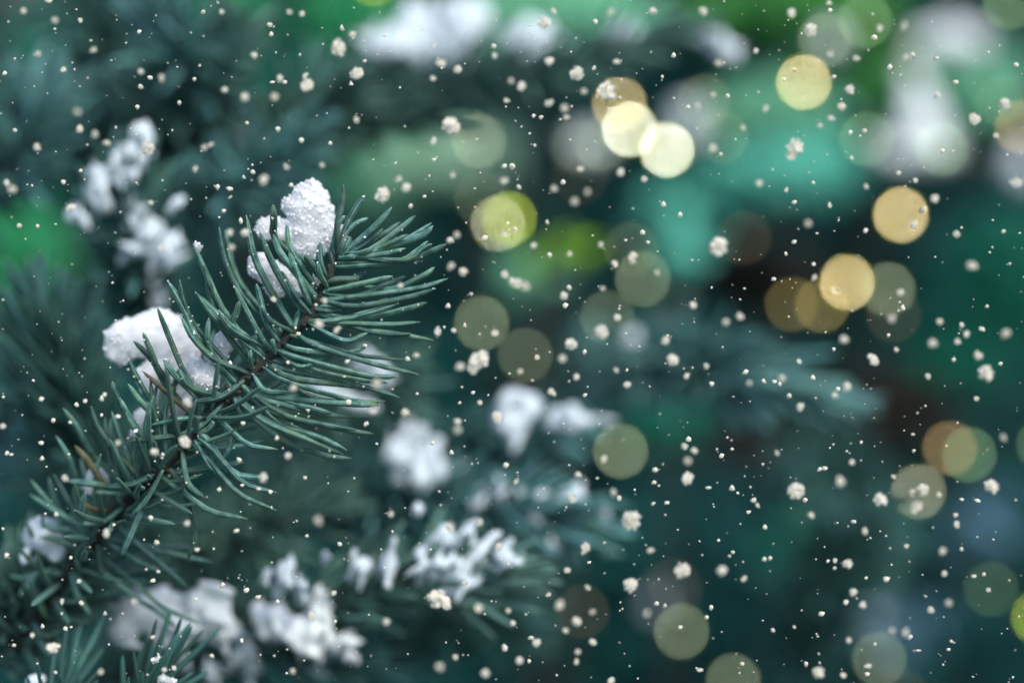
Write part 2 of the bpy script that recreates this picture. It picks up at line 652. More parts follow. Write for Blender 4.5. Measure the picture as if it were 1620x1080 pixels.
HEDGE = [
    ('tall dark spruce far behind, at the left edge of the frame', P(-150, 500, 2.6), 3.2, .95),
    ('tall dark spruce far behind the snowy branch tip', P(420, 500, 3.0), 3.4, 1.05),
    ('tall dark spruce far behind the middle of the frame', P(900, 500, 3.3), 3.3, 1.1),
    ('tall dark spruce far behind the yellow lights at right', P(1330, 500, 3.1), 3.5, 1.05),
    ('tall dark spruce far behind, at the right edge of the frame', P(1830, 500, 2.7), 3.3, 1.0),
    ('distant dark spruce filling the gap left of centre', P(660, 500, 4.4), 4.0, 1.4),
    ('distant dark spruce filling the gap right of centre', P(1150, 500, 4.5), 4.2, 1.4),
    ('distant dark spruce filling the gap at far left', P(100, 500, 4.3), 4.1, 1.4),
    ('distant dark spruce filling the gap at far right', P(1560, 500, 4.4), 4.1, 1.4),
]
for k, (lab, p, h, r) in enumerate(HEDGE):
    conifer(lab, p.x, p.y, h, r, k)


# ------------------------------------------------------------------ blurred leafy shrubs between the trees
def sprig(label, px, py, d, rx, ry, col, n, size=0.020, cat='foliage'):
    c = P(px, py, d)
    s = d * K
    root = tag(empty('leafy_sprig', c), label, cat, 'leafy sprigs in the background')
    A, B, D = rx * s, ry * s, (rx + ry) * .4 * s
    V, F, off = [], [], 0
    n = int(n * 1.1)
    for i in range(n):
        v = RNG.standard_normal(3)
        v /= np.linalg.norm(v)
        v *= RNG.random() ** .45
        p = CAMROT @ np.array([v[0] * A, v[1] * B, v[2] * D])
        dr = RNG.standard_normal(3); dr[2] -= .5; dr /= np.linalg.norm(dr)
        w = np.cross(dr, RNG.standard_normal(3) * .45 + np.array([.25, -.8, .7])); w /= np.linalg.norm(w)
        nn = np.cross(dr, w)
        L = size * random.uniform(.7, 1.3)
        W = L * .28
        V += [p, p + dr * L * .35 + w * W + nn * W * .3, p + dr * L * .75 + w * W * .7 + nn * W * .2, p + dr * L,
              p + dr * L * .75 - w * W * .7 + nn * W * .2, p + dr * L * .35 - w * W + nn * W * .3]
        F += [(off, off + 1, off + 2, off + 3), (off, off + 3, off + 4, off + 5)]
        off += 6
    o = link('leaves', mesh_np('leaves', V, F, False), LEAF[col], root)
    o['kind'] = 'stuff'
    # the twig that carries the leaves, rising from below
    base = CAMROT @ np.array([random.uniform(-.3, .3) * A, B + .05, D * .3])
    st = catmull([base + np.array([0, 0.05, -.35]), base, np.zeros(3), CAMROT @ np.array([A * .1, -B * .7, 0])], 14)
    v, f, u = tube(st, np.linspace(.004, .001, 15), 6)
    link('twig', mesh_np('twig', v, f, True, u), M_BARK, root)
    return root


SPRIGS = [
    ('near black leaves standing in for shade in the hollow above the soft frosted branch', 1210, 435, 1.45, 120, 46, 'brown', 330),  # brown clusters are added to darken the shaded gaps by their colour
    ('near black leaves standing in for shade right of the frosted branch tip', 1400, 640, 1.45, 100, 60, 'brown', 300),
    ('near black leaves standing in for shade in the hollow below the frosted branch', 1130, 720, 1.45, 100, 40, 'brown', 200),
    ('bright fresh green foliage at the top, under the leftmost top snow', 560, 20, 1.35, 90, 40, 'green', 150),
    ('pale fresh foliage at the top, just left of the round snow ball', 900, 60, 1.30, 80, 40, 'pale', 260),
    ('bright green foliage along the top, right of the top snow', 880, 25, 1.30, 170, 55, 'fresh', 800),
    ('fresh green foliage at the top, between the two top snow patches', 800, 60, 1.4, 70, 40, 'fresh', 220),
    ('grassy green foliage at the top right, above the bright round lights', 1260, 10, 1.45, 190, 40, 'grass', 420),
    ('dark grass green foliage left of the top right snow patch', 1400, 110, 1.45, 70, 60, 'grass', 90),
    ('pale green foliage behind the branch tip, upper middle', 655, 240, 1.3, 80, 40, 'pale', 300),
    ('green foliage right above the branch tip needles', 585, 265, 1.3, 60, 60, 'fresh', 110),
    ('pale foliage behind the pale yellow light, upper middle', 770, 235, 1.35, 60, 36, 'pale', 120),
    ('lime green leaves glowing right of the branch tip', 905, 388, 1.0, 26, 10, 'lime', 24, .009),
    ('lime green leaves at the lower left of the glowing lime patch', 855, 410, 1.0, 18, 8, 'lime', 14, .009),
    ('fresh green leaves just below left of the lime patch', 830, 425, 1.3, 34, 30, 'fresh', 60),
    ('green foliage behind the single upper right yellow light', 1225, 165, 1.4, 110, 45, 'fresh', 200),
    ('bright teal foliage below the single upper right yellow light', 1250, 262, 1.35, 110, 32, 'teal', 420),
    ('dim teal foliage under the pair of brightest lights', 1085, 330, 1.4, 70, 60, 'teal', 70),
    ('small round teal leaf cluster near frame centre right', 1078, 397, 1.3, 20, 20, 'teal', 36),
    ('fresh green foliage right of the white snow column', 1545, 130, 1.5, 70, 70, 'fresh', 120),
    ('saturated green foliage at the left edge, below the dark trunk', 25, 395, 1.2, 75, 55, 'green', 230),
    ('deep green foliage at the left, under the blurred upper left snow', 110, 260, 1.1, 60, 50, 'deep', 150),
    ('deep teal green foliage at the right edge, middle height', 1590, 430, 1.5, 110, 110, 'deep', 260),
    ('deep green foliage at the right edge, above the lowest edge light', 1520, 560, 1.5, 90, 60, 'deep', 170),
    ('green leaves just below frame centre, beside the pale light', 1050, 650, 1.2, 50, 34, 'deep', 60),
    ('deep green leaves in the dark lower right', 1300, 880, 1.2, 90, 80, 'deep', 120),
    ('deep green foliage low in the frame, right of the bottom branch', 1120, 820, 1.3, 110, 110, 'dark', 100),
    ('blue grey foliage at the right edge, lower part', 1560, 830, 1.3, 60, 60, 'blue', 34),
    ('blue grey foliage at the bottom right, under the low light', 1400, 985, 1.3, 100, 40, 'blue', 40),
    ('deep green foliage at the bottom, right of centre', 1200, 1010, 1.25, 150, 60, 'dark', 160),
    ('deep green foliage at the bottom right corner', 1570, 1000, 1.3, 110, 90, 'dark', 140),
    ('green leaves at the top, left of the blurred top snow', 330, 10, 1.2, 90, 40, 'green', 110),
    ('deep green foliage at the top left corner', 130, 90, 1.2, 130, 90, 'deep', 160),
    ('deep green foliage behind the upper left snowy twig', 430, 190, 1.2, 160, 110, 'deep', 300),
]
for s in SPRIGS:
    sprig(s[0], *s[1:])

# ------------------------------------------------------------------ spruce branches, far to near
branch('soft frosted blue green spruce branch running right, its tip right of centre',
       [P(930, 580, .90), P(1010, 570, .70), P(1150, 586, .60), P(1290, 622, .58)], 950, .032, M_NEEDLE_BLUE, False, ang=(22, 50), thick=1.4, up=.1)
branch('blurred snowy spruce branch across the top of the frame',
       [P(520, 135, .66), P(700, 122, .60), P(860, 98, .57), P(1090, 46, .56)], 300, .0185, M_NEEDLE, False, ang=(35, 60), thick=1.4, up=-.3)
branch('blurred spruce twig near the top left corner with dim needles',
       [P(250, 240, .66), P(300, 160, .58), P(345, 70, .55)], 230, .030, M_NEEDLE, False, thick=1.5)
branch('blurred spruce twig hanging at the top edge, left of the twig with snow',
       [P(120, -60, .66), P(160, 30, .60), P(175, 130, .57)], 180, .028, M_NEEDLE_DEEP, False, thick=1.5)
branch('blurred spruce twig behind the upper snow, pointing up right',
       [P(350, 330, .70), P(430, 240, .60), P(540, 150, .57)], 230, .030, M_NEEDLE, False, thick=1.5)
branch('pale needled blurred twig fanning out at the top, left of centre',
       [P(330, 170, .60), P(290, 90, .545), P(262, 20, .53)], 150, .024, M_NEEDLE_PALE, False, thick=1.6)
branch('pale blurred twig crossing behind the upper left snow, pointing right',
       [P(300, 330, .60), P(380, 290, .55), P(470, 230, .535)], 130, .024, M_NEEDLE_PALE, False, thick=1.6)
branch('pale blurred twig at the left edge, above the green patch',
       [P(-40, 330, .60), P(30, 250, .55), P(70, 150, .54)], 130, .024, M_NEEDLE_PALE, False, thick=1.6)
branch('pale blurred twig at the left edge, below the green patch',
       [P(-60, 760, .60), P(30, 640, .53), P(110, 560, .51)], 150, .026, M_NEEDLE_PALE, False, thick=1.4)
branch('blurred twig behind the lower needles of the sharp branch, lower left middle',
       [P(260, 900, .58), P(380, 850, .53), P(500, 800, .515)], 180, .024, M_NEEDLE, False, thick=1.3)
branch('blurred spruce twig reaching left at the upper left edge',
       [P(200, 230, .70), P(90, 190, .60), P(-20, 170, .58)], 200, .030, M_NEEDLE_DEEP, False, thick=1.4)
branch('blurred spruce twig under the top branch, pointing right at the pale foliage',
       [P(420, 210, .70), P(560, 190, .62), P(700, 175, .60)], 220, .026, M_NEEDLE, False, ang=(25, 50), thick=1.5)
branch('soft spruce branch below centre carrying two snow lumps',
       [P(640, 720, .62), P(760, 700, .56), P(820, 690, .535), P(885, 688, .53)], 300, .021, M_NEEDLE_PALE, False, ang=(30, 55), thick=1.3)
branch('spruce branch with a row of snow streaks, just below the branch of two lumps',
       [P(480, 800, .58), P(640, 790, .53), P(800, 810, .505), P(930, 835, .50)], 380, .022, M_NEEDLE_PALE, False, ang=(35, 60), thick=1.3)
branch('dim spruce twig under the row of snow streaks, lower middle',
       [P(600, 1040, .60), P(720, 990, .56), P(820, 985, .55)], 200, .022, M_NEEDLE_DEEP, False, ang=(30, 60), thick=1.3)
branch('blurred spruce twig with snow behind the main needles, left of centre',
       [P(440, 700, .60), P(540, 640, .54), P(630, 600, .52)], 200, .022, M_NEEDLE, False, thick=1.2)
branch('dark needled spruce twig behind the frosted branch, at right, pointing down',
       [P(1280, 700, .85), P(1340, 780, .76), P(1380, 880, .72)], 220, .032, M_NEEDLE_DEEP, False, thick=1.5)
branch('dim spruce twig at the bottom right, pointing up at the sallow light',
       [P(1250, 1080, .80), P(1290, 960, .74), P(1360, 850, .70)], 200, .032, M_NEEDLE_DEEP, False, thick=1.5)
branch('soft teal spruce branch fanning out at the left edge, behind the main branch',
       [P(230, 900, .54), P(130, 700, .50), P(70, 520, .48)], 280, .030, M_NEEDLE_DEEP, True, ang=(30, 60), thick=1.2)
branch('upright spruce twig topped with blurred snow, upper left',
       [P(230, 520, .54), P(215, 400, .495), P(205, 300, .482)], 200, .024, M_NEEDLE_DEEP, True, ang=(35, 65), thick=1.2)
branch('spruce branch in the bottom middle tipped with a snow fan',
       [P(230, 1060, .52), P(430, 985, .49), P(620, 930, .468), P(790, 915, .458)], 298, .0235, M_NEEDLE, True, ang=(32, 58), thick=1.35)
branch('dark spruce twig under the big bottom left snow patch',
       [P(60, 1130, .51), P(240, 1050, .495), P(430, 1040, .49), P(560, 1060, .485)], 150, .023, M_NEEDLE_DEEP, True, thick=1.2)
branch('side twig crowding the lower left corner, beside the sharp branch',
       [P(-30, 1040, .475), P(40, 960, .455), P(105, 905, .449)], 240, .024, M_NEEDLE, True, ang=(40, 70), thick=1.1)
branch('sharp small spruce twig poking in at the bottom edge, left',
       [P(60, 1190, .43), P(90, 1130, .42), P(110, 1080, .425)], 40, .022, M_NEEDLE_DEEP, True, ang=(20, 50), r=(.0016, .001))
branch('sharp small spruce twig at the bottom edge with an ice bead',
       [P(190, 1190, .43), P(225, 1120, .42), P(250, 1075, .418)], 44, .022, M_NEEDLE_DEEP, True, ang=(15, 45), r=(.0016, .001))

# ------------------------------------------------------------------ the main branch, in focus
MAIN = [(20, 1030, .452), (60, 970, .444), (130, 880, .431), (195, 805, .420), (255, 740, .411), (300, 695, .4075), (350, 640, .405), (398, 590, .404),
        (434, 556, .404), (458, 528, .404), (492, 499, .404), (507, 465, .404), (525, 425, .404), (540, 385, .404)]


def sd(px, py):
    """nearest point of the main stem to a pixel: (px, py, depth, distance)"""
    best = None
    for a, b in zip(MAIN[:-1], MAIN[1:]):
        ax, ay, bx, by = a[0], a[1], b[0], b[1]
        t = ((px - ax) * (bx - ax) + (py - ay) * (by - ay)) / ((bx - ax) ** 2 + (by - ay) ** 2)
        t = min(1, max(0, t))
        qx, qy = ax + t * (bx - ax), ay + t * (by - ay)
        d = math.hypot(px - qx, py - qy)
        if best is None or d < best[3]:
            best = (qx, qy, a[2] + t * (b[2] - a[2]), d)
    return best


Z2, Z3, Z4, Z5, Z6 = (300, 250), (100, 450), (400, 450), (0, 600), (0, 800)
S = 420 / 1620
# tip, middle, base of every needle that shows singly
TR = {
    Z2: [((940, 165), (925, 290), (900, 420)), ((1072, 228), (1010, 310), (940, 450)), ((1090, 365), (1000, 410), (910, 520)),
         ((1235, 300), (1150, 400), (1000, 530)), ((1285, 390), (1190, 460), (1000, 560)), ((1380, 350), (1270, 440), (1080, 570)),
         ((1478, 395), (1330, 490), (1100, 580)), ((1487, 412), (1390, 485), (1000, 600)), ((1455, 505), (1380, 570), (1250, 630)),
         ((1480, 522), (1420, 555), (1300, 625)), ((1567, 525), (1470, 570), (1200, 660)), ((1418, 630), (1200, 645), (960, 660)),
         ((1320, 550), (1180, 585), (980, 605)), ((1170, 625), (1080, 642), (950, 640)), ((1495, 665), (1420, 720), (1200, 800)),
         ((1577, 735), (1380, 795), (880, 860)), ((1505, 795), (1330, 850), (1000, 905)), ((1210, 850), (1090, 900), (860, 905)),
         ((1318, 720), (1200, 770), (1000, 850)), ((1070, 695), (1000, 735), (890, 740)), ((995, 870), (890, 930), (760, 920)),
         ((1447, 880), (1320, 920), (1010, 985)), ((1265, 890), (1120, 940), (890, 995)), ((1408, 1000), (1200, 1015), (850, 1000)),
         ((862, 680), (840, 760), (815, 830)), ((795, 510), (795, 620), (830, 720)), ((590, 400), (620, 560), (780, 790)),
         ((510, 465), (560, 590), (740, 810)), ((425, 445), (510, 650), (640, 870)), ((345, 345), (400, 620), (550, 900)),
         ((560, 685), (640, 830), (745, 960)), ((180, 420), (215, 620), (330, 850)), ((215, 440), (240, 560), (310, 760)),
         ((225, 540), (290, 740), (440, 930)), ((85, 645), (130, 800), (210, 950)), ((30, 820), (150, 930), (290, 1080)),
         ((180, 930), (240, 1015), (350, 1090)), ((435, 905), (500, 1000), (630, 1055)), ((665, 930), (650, 1000), (640, 1045)),
         ((510, 285), (515, 380), (540, 520)), ((700, 590), (740, 640), (800, 740)), ((915, 425), (865, 560), (880, 660)),
         ((950, 350), (905, 410), (880, 520)), ((20, 520), (100, 700), (215, 940)), ((985, 480), (950, 540), (915, 600)),
         ((1180, 430), (1130, 480), (1010, 560)), ((1330, 465), (1220, 520), (1010, 610)), ((780, 640), (790, 700), (840, 790)),
         ((960, 470), (930, 530), (905, 600)), ((610, 560), (650, 690), (760, 840)), ((640, 640), (690, 790), (740, 900)),
         ((1020, 500), (975, 550), (930, 600)), ((1240, 720), (1120, 750), (900, 800))],
    Z3: [((805, 40), (950, 230), (1200, 425)), ((950, 160), (1030, 275), (1265, 395)), ((1205, 135), (1270, 220), (1400, 292)),
         ((720, 195), (800, 340), (970, 505)), ((790, 295), (900, 440), (1140, 545)), ((570, 130), (650, 330), (770, 600)),
         ((425, 340), (550, 470), (690, 690)), ((485, 290), (540, 420), (620, 600)), ((400, 455), (470, 600), (590, 800)),
         ((610, 460), (680, 550), (780, 650)), ((700, 505), (770, 620), (940, 672)), ((395, 605), (480, 720), (600, 840)),
         ((345, 690), (400, 800), (490, 920)), ((380, 780), (430, 870), (500, 960)), ((800, 715), (960, 685), (1110, 580)),
         ((690, 925), (840, 860), (980, 720)), ((525, 860), (680, 822), (800, 812)), ((405, 955), (560, 937), (690, 925)),
         ((645, 1010), (760, 940), (900, 870)), ((1145, 405), (1143, 450), (1155, 520)), ((1280, 330), (1280, 370), (1295, 425)),
         ((1430, 170), (1420, 240), (1408, 290)), ((170, 740), (225, 890), (420, 1130)), ((300, 590), (320, 660), (400, 820)),
         ((1560, 470), (1440, 500), (1310, 410)), ((1380, 655), (1230, 645), (1160, 550)), ((1610, 700), (1490, 680), (1280, 500)),
         ((1250, 830), (1110, 812), (1040, 690)), ((1460, 880), (1290, 825), (1120, 640)), ((962, 1085), (1030, 950), (960, 830)),
         ((1310, 1005), (1120, 970), (950, 820)), ((1075, 100), (1060, 170), (1040, 260)), ((640, -20), (740, 150), (820, 330)),
         ((710, -30), (740, 120), (830, 280)), ((870, -10), (920, 130), (990, 290)), ((1040, 0), (1120, 160), (1220, 340)),
         ((1180, 0), (1200, 80), (1240, 230)), ((890, 200), (880, 330), (930, 480))],
    Z4: [((1103, 340), (850, 300), (450, 245)), ((700, 295), (560, 345), (340, 235)), ((960, 465), (620, 425), (270, 320)),
         ((1018, 550), (760, 490), (380, 370)), ((890, 560), (700, 555), (250, 440)), ((900, 690), (650, 615), (170, 510)),
         ((810, 710), (640, 712), (200, 590)), ((780, 735), (560, 722), (40, 670)), ((700, 805), (450, 790), (60, 700)),
         ((650, 890), (400, 850), (120, 780)), ((735, 910), (560, 885), (180, 790)), ((550, 1035), (350, 950), (80, 840)),
         ((575, 1010), (400, 930), (100, 830)), ((970, 300), (880, 303), (700, 285)), ((510, 430), (400, 470), (200, 480)),
         ((700, 380), (560, 420), (300, 400)), ((880, 120), (700, 170), (490, 220)), ((600, 1060), (430, 1040), (150, 930)),
         ((830, 600), (660, 580), (380, 520)), ((490, 790), (380, 760), (160, 700)), ((760, 640), (560, 610), (230, 570))],
    Z5: [((385, 175), (470, 290), (560, 450)), ((340, 340), (420, 470), (500, 680)),
         ((325, 575), (390, 690), (480, 850)), ((185, 610), (290, 740), (400, 860)), ((180, 700), (330, 795), (470, 880)),
         ((640, 655), (800, 642), (960, 570)), ((405, 620), (560, 635), (730, 670)), ((580, 690), (700, 692), (850, 690)),
         ((805, 825), (900, 720), (1000, 540)), ((740, 1075), (830, 870), (930, 640)), ((1245, 720), (1145, 630), (1110, 430)),
         ((1440, 640), (1290, 540), (1210, 400)), ((1145, 1120), (1185, 900), (1120, 680)), ((1510, 850), (1290, 805), (1120, 690)),
         ((450, 875), (620, 872), (760, 770)), ((255, 870), (330, 912), (430, 920)), ((245, 960), (330, 972), (430, 1010)),
         ((150, 860), (220, 980), (330, 1110)), ((1640, 600), (1420, 570), (1250, 350)), ((1690, 800), (1450, 690), (1270, 480)),
         ((640, 230), (650, 340), (700, 520)), ((830, 400), (815, 480), (840, 610)), ((1690, 690), (1480, 630), (1300, 430)),
         ((720, 270), (700, 400), (760, 560))],
    Z6: [((490, 430), (475, 290), (600, 140)), ((680, 530), (610, 380), (590, 220)), ((1140, 490), (980, 350), (830, 220)),
         ((1300, 345), (1100, 300), (850, 240)), ((550, 660), (470, 540), (430, 390)), ((1230, 720), (1000, 620), (860, 500)),
         ((1090, 750), (960, 640), (800, 540)), ((290, 690), (240, 580), (240, 450)), ((1100, 390), (940, 380), (780, 300)),
         ((60, 420), (120, 440), (240, 420)), ((120, 560), (170, 480), (260, 400))],
}
DRY = {Z3: [((480, 525), (610, 640), (800, 805))], Z5: [((455, 400), (540, 500), (640, 650)), ((475, 735), (570, 790), (700, 800))]}

root = tag(empty('spruce_branch', P(*MAIN[0])), 'sharp spruce branch with thick curved needles and snow near its tip, in focus', 'branch', 'spruce branches')
ORG = np.array(P(*MAIN[0]))
link('stem', stem_mesh([Vector(np.array(P(*p)) - ORG) for p in MAIN], .0017, .0010), M_BARK, root)


def traced(zone, tri, mat):
    (tx, ty), (mx, my), (bx, by) = [(zone[0] + x * S, zone[1] + y * S) for x, y in tri]
    q = sd(bx, by)
    leftish = tx < q[0] + 5 and ty < q[1]
    zt = random.uniform(-.008, -.003) if leftish else random.uniform(-.005, .004)
    length = math.hypot(tx - bx, ty - by)
    db = q[2] - .001 if q[3] < 25 else q[2] + random.uniform(-.004, .001)
    pts = []
    if 10 < q[3] < 160:
        # hidden run of the needle from where it leaves the stem
        k = .35 * q[3] / 100
        sx = q[0] - (tx - bx) / length * 20
        s2 = sd(sx, q[1] - (ty - by) / length * 20)
        pts.append(P(s2[0], s2[1], s2[2]))
    pts += [P(bx, by, db), P(mx, my, q[2] + zt * .6 - .001), P(tx, ty, q[2] + zt)]
    pts = [np.array(p) - ORG for p in pts]
    far = zone in (Z5, Z6)
    r = random.uniform(.00080, .00106) * (1.0 if leftish or far else .9)
    v, f, u = needle_arrays(pts, r, segs=10, sides=6, flat=random.uniform(.7, .95), twist=random.uniform(0, 3))
    link('needle', mesh_np('needle', v, f, True, u), mat, root)
    if zone in (Z2, Z3):
        TRACED.append(v + ORG)


TRACED = []
for z, lst in TR.items():
    for t in lst:
        traced(z, t, M_NEEDLE)
for z, lst in DRY.items():
    for t in lst:
        traced(z, t, M_NEEDLE_DRY)
nfill = 0
for p, R, ln in needle_poses([Vector(np.array(P(*p)) - ORG) for p in MAIN[1:]], 420, .027, ang=(45, 75)):
    d = Vector(R.col[2])
    dp = d.dot(FWD)
    if dp < -.35 and random.random() < .22 and nfill < 85:   # foreshortened needles growing at the viewer
        ln *= .75
    elif dp < .30 or nfill >= 85:                # the traced needles cover the rest of the near side
        continue
    nfill += 1
    o = bpy.data.objects.new('needle', shared_needle(random.randrange(8), M_NEEDLE))
    o.matrix_world = Matrix.Translation(p) @ (R @ Matrix.Diagonal((ln * 1.15, ln * 1.15, ln))).to_4x4()
    o.parent = root
    COL.objects.link(o)
for p, R, ln in needle_poses([Vector(np.array(P(*p)) - ORG) for p in MAIN[:6]], 62, .024, ang=(45, 75), tip_cluster=False):
    o = bpy.data.objects.new('needle', shared_needle(random.randrange(8), M_NEEDLE))
    o.matrix_world = Matrix.Translation(p) @ (R @ Matrix.Diagonal((ln * 1.15, ln * 1.15, ln))).to_4x4()
    o.parent = root
    COL.objects.link(o)
# bud scales at the tip
bp_ = []
v, f, u = needle_arrays([np.array(P(534, 400, .403)) - ORG, np.array(P(540, 385, .402)) - ORG, np.array(P(545, 368, .402)) - ORG], .0009, segs=8, sides=8)
link('bud', mesh_np('bud', v, f, True, u), M_NEEDLE_DRY, root)

V, F, off = [], [], 0
for p, R, ln in needle_poses([Vector(np.array(P(*p)) - ORG) for p in MAIN], 170, .0022, ang=(55, 80), spread=.1):
    v, f, u = tube([np.array(p), np.array(p) + np.array(R.col[2]) * .0016, np.array(p) + np.array(R.col[2]) * .0026], [.0009, .0006, .0003], 5)
    V.append(v); F.extend([tuple(q + off for q in x) for x in f]); off += len(v)
pg = link('needle_peg', mesh_np('needle_peg', np.vstack(V), F, True), M_BARK, root)
pg['kind'] = 'stuff'
V, F, off = [], [], 0
for k in range(520):
    nv = TRACED[random.randrange(len(TRACED))]
    c = nv[random.randrange(len(nv))]
    if random.random() > math.exp(-(min((c[0] - q.x) ** 2 + (c[2] - q.z) ** 2 for q in (P(470, 380, .404), P(300, 570, .404))) ** .5) / .014):
        continue
    r = min(.0005, .00015 * math.exp(random.gauss(0, .55)))
    v = ICO1[0] * r * (1 + .4 * RNG.standard_normal((len(ICO1[0]), 1))).clip(.5, 1.6) + c + np.array([0, 0, r * .5])
    V.append(v); F.extend([tuple(q + off for q in x) for x in ICO1[1]]); off += len(v)
tag(link('loose_snow_grains', mesh_np('loose_snow_grains', np.vstack(V), F, False), M_ICE), 'loose ice grains caught on the needles around the snow clumps', 'snow', kind='stuff')

# ------------------------------------------------------------------ snow on the branches
snow('bright granular snow clump crowning the tip of the sharp branch',
     [(487, 330, 36, 44, 0), (505, 345, 24, 40, 0), (480, 365, 40, 26, 0), (452, 322, 10, 12, 0), (495, 390, 28, 14, 10), (425, 358, 22, 16, 0),
      (455, 365, 26, 18, 0), (490, 298, 18, 12, -20), (420, 366, 16, 12, 20), (510, 372, 20, 26, 10), (475, 395, 26, 12, 20)], .4115, voxel=.00045, amp=.0009, freq=240, grains=5200, mat=M_SNOW, thick=.55)
snow('granular snow lump hidden behind needles, below the crowning clump',
     [(425, 430, 28, 22, 25), (450, 440, 30, 16, 30), (410, 415, 16, 14, 0), (470, 455, 16, 12, 20), (435, 455, 20, 14, 40), (400, 425, 10, 12, 0)], .4125, voxel=.00045, amp=.0009, freq=240, grains=2600, mat=M_SNOW, thick=.55)
snow('small icy lump held between needles right of the crowning clump', [(541, 364, 7, 10, 0), (536, 378, 5, 8, 20)], .404, voxel=.0004, amp=.0004, freq=700, grains=120, mat=M_SNOW)
snow('small icy lump on the stem below the crowning clump', [(505, 438, 10, 12, 20), (500, 448, 6, 7, 0)], .4065, voxel=.0004, amp=.0004, freq=700, grains=120, mat=M_SNOW)
snow('large snow mass behind dark needles, left end of the sharp branch',
     [(215, 535, 50, 34, 0), (250, 530, 52, 40, 10), (190, 555, 28, 24, 0), (245, 510, 34, 22, 0), (290, 550, 28, 32, 20), (265, 580, 26, 30, 10), (240, 595, 22, 34, 20), (265, 625, 30, 28, 20), (300, 590, 26, 30, 20), (285, 640, 20, 26, 10), (250, 650, 18, 22, 20)],
     .4225, voxel=.0007, amp=.0011, freq=200, grains=5200, mat=M_SNOW, thick=.5)
snow('faceted snow lump against the stem, right of the large snow mass', [(352, 545, 18, 24, 15), (340, 560, 20, 18, 0), (370, 535, 16, 12, 30)], .4065, voxel=.0006, amp=.0007, freq=400, grains=500, mat=M_SNOW, thick=.6)
snow('smooth snow lump on the stem under the faceted lump', [(325, 595, 26, 22, 0), (310, 585, 18, 16, 0), (335, 608, 14, 10, 0)], .4055, voxel=.0006, amp=.0006, freq=400, grains=450, mat=M_SNOW, thick=.6)
snow('snow strip between needles below the large snow mass', [(228, 660, 18, 20, 30), (215, 680, 10, 14, 20), (275, 650, 14, 22, -20)], .4205, voxel=.0007, amp=.0006, freq=350, grains=300, mat=M_SNOW, thick=.6)
snow('soft snow lump in the fork, lower left of the sharp branch', [(160, 755, 26, 20, 10), (150, 770, 18, 16, 0), (175, 765, 14, 14, 0)], .4205, voxel=.0009, amp=.0008, freq=300, grains=250, mat=M_SNOW, thick=.7)
snow('soft snow patch on the sharp branch near the left edge', [(70, 845, 28, 34, -20), (90, 870, 18, 18, 0), (50, 850, 18, 14, 0), (40, 880, 10, 16, 0)], .431, voxel=.001, amp=.0009, thick=.7)
snow('small snow bead under the left edge patch', [(53, 892, 12, 13, 0), (58, 903, 7, 6, 0)], .446, voxel=.0008, amp=.0004)
snow('blurred snow bead at the left edge, low', [(5, 955, 14, 12, 0), (12, 962, 8, 8, 0)], .46, voxel=.0009, amp=.0006)
snow('ice bead clinging to the tip of a lone needle, left of the branch tip', [(312, 391, 6, 7, 0), (309, 386, 4, 4, 0)], .4015, voxel=.0004, amp=.0004, freq=700, grains=60, mat=M_SNOW, name='ice_bead')
snow('ice bead clinging to a needle above the faceted snow lump', [(301, 508, 5, 6, 0), (288, 500, 3, 5, 0)], .401, voxel=.0004, amp=.0003, freq=700, grains=40, mat=M_SNOW, name='ice_bead')
snow('clear ice bead on an upright needle at the bottom edge', [(250, 1043, 8, 6, 0), (252, 1041, 5, 5, 0)], .408, voxel=.0004, amp=.0003, freq=700, grains=40, mat=M_SNOW, name='ice_bead')
snow('icy crust between needles at the bottom edge, left', [(258, 1074, 10, 7, 0), (268, 1078, 8, 6, 0)], .41, voxel=.0005, amp=.0004, freq=600, grains=80, mat=M_SNOW)
snow('small snow mound at the bottom edge, left corner', [(58, 1076, 18, 11, 0), (48, 1080, 10, 8, 0)], .425, voxel=.0008, amp=.0006)
snow('little snow dab on the sharp branch, below its middle', [(272, 748, 10, 5, 0), (278, 747, 6, 4, 0)], .416, voxel=.0006, amp=.0003)

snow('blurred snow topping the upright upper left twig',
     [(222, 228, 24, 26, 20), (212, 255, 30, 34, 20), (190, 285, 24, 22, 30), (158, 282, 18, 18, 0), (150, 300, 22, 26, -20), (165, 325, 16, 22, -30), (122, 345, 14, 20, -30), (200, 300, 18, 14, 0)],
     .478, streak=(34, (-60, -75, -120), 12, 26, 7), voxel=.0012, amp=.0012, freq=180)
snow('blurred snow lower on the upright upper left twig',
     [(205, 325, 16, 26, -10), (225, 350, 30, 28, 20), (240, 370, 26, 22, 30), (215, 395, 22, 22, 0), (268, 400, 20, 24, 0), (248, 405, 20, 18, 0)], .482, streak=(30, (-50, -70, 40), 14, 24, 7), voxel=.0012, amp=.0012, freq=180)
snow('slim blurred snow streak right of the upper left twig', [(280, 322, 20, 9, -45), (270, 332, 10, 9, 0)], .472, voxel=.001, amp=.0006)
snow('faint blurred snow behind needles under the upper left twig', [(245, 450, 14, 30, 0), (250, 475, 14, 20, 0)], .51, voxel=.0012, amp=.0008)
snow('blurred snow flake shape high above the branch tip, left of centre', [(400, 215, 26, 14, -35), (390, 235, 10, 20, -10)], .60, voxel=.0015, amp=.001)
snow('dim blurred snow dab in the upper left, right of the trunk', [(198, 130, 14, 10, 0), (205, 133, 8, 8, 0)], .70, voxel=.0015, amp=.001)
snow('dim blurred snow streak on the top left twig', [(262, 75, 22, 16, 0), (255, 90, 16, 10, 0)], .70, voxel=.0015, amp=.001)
snow('pale snow hanging on the top edge twig, left', [(148, 40, 14, 34, 10), (140, 85, 9, 26, 10)], .72, voxel=.0018, amp=.001)
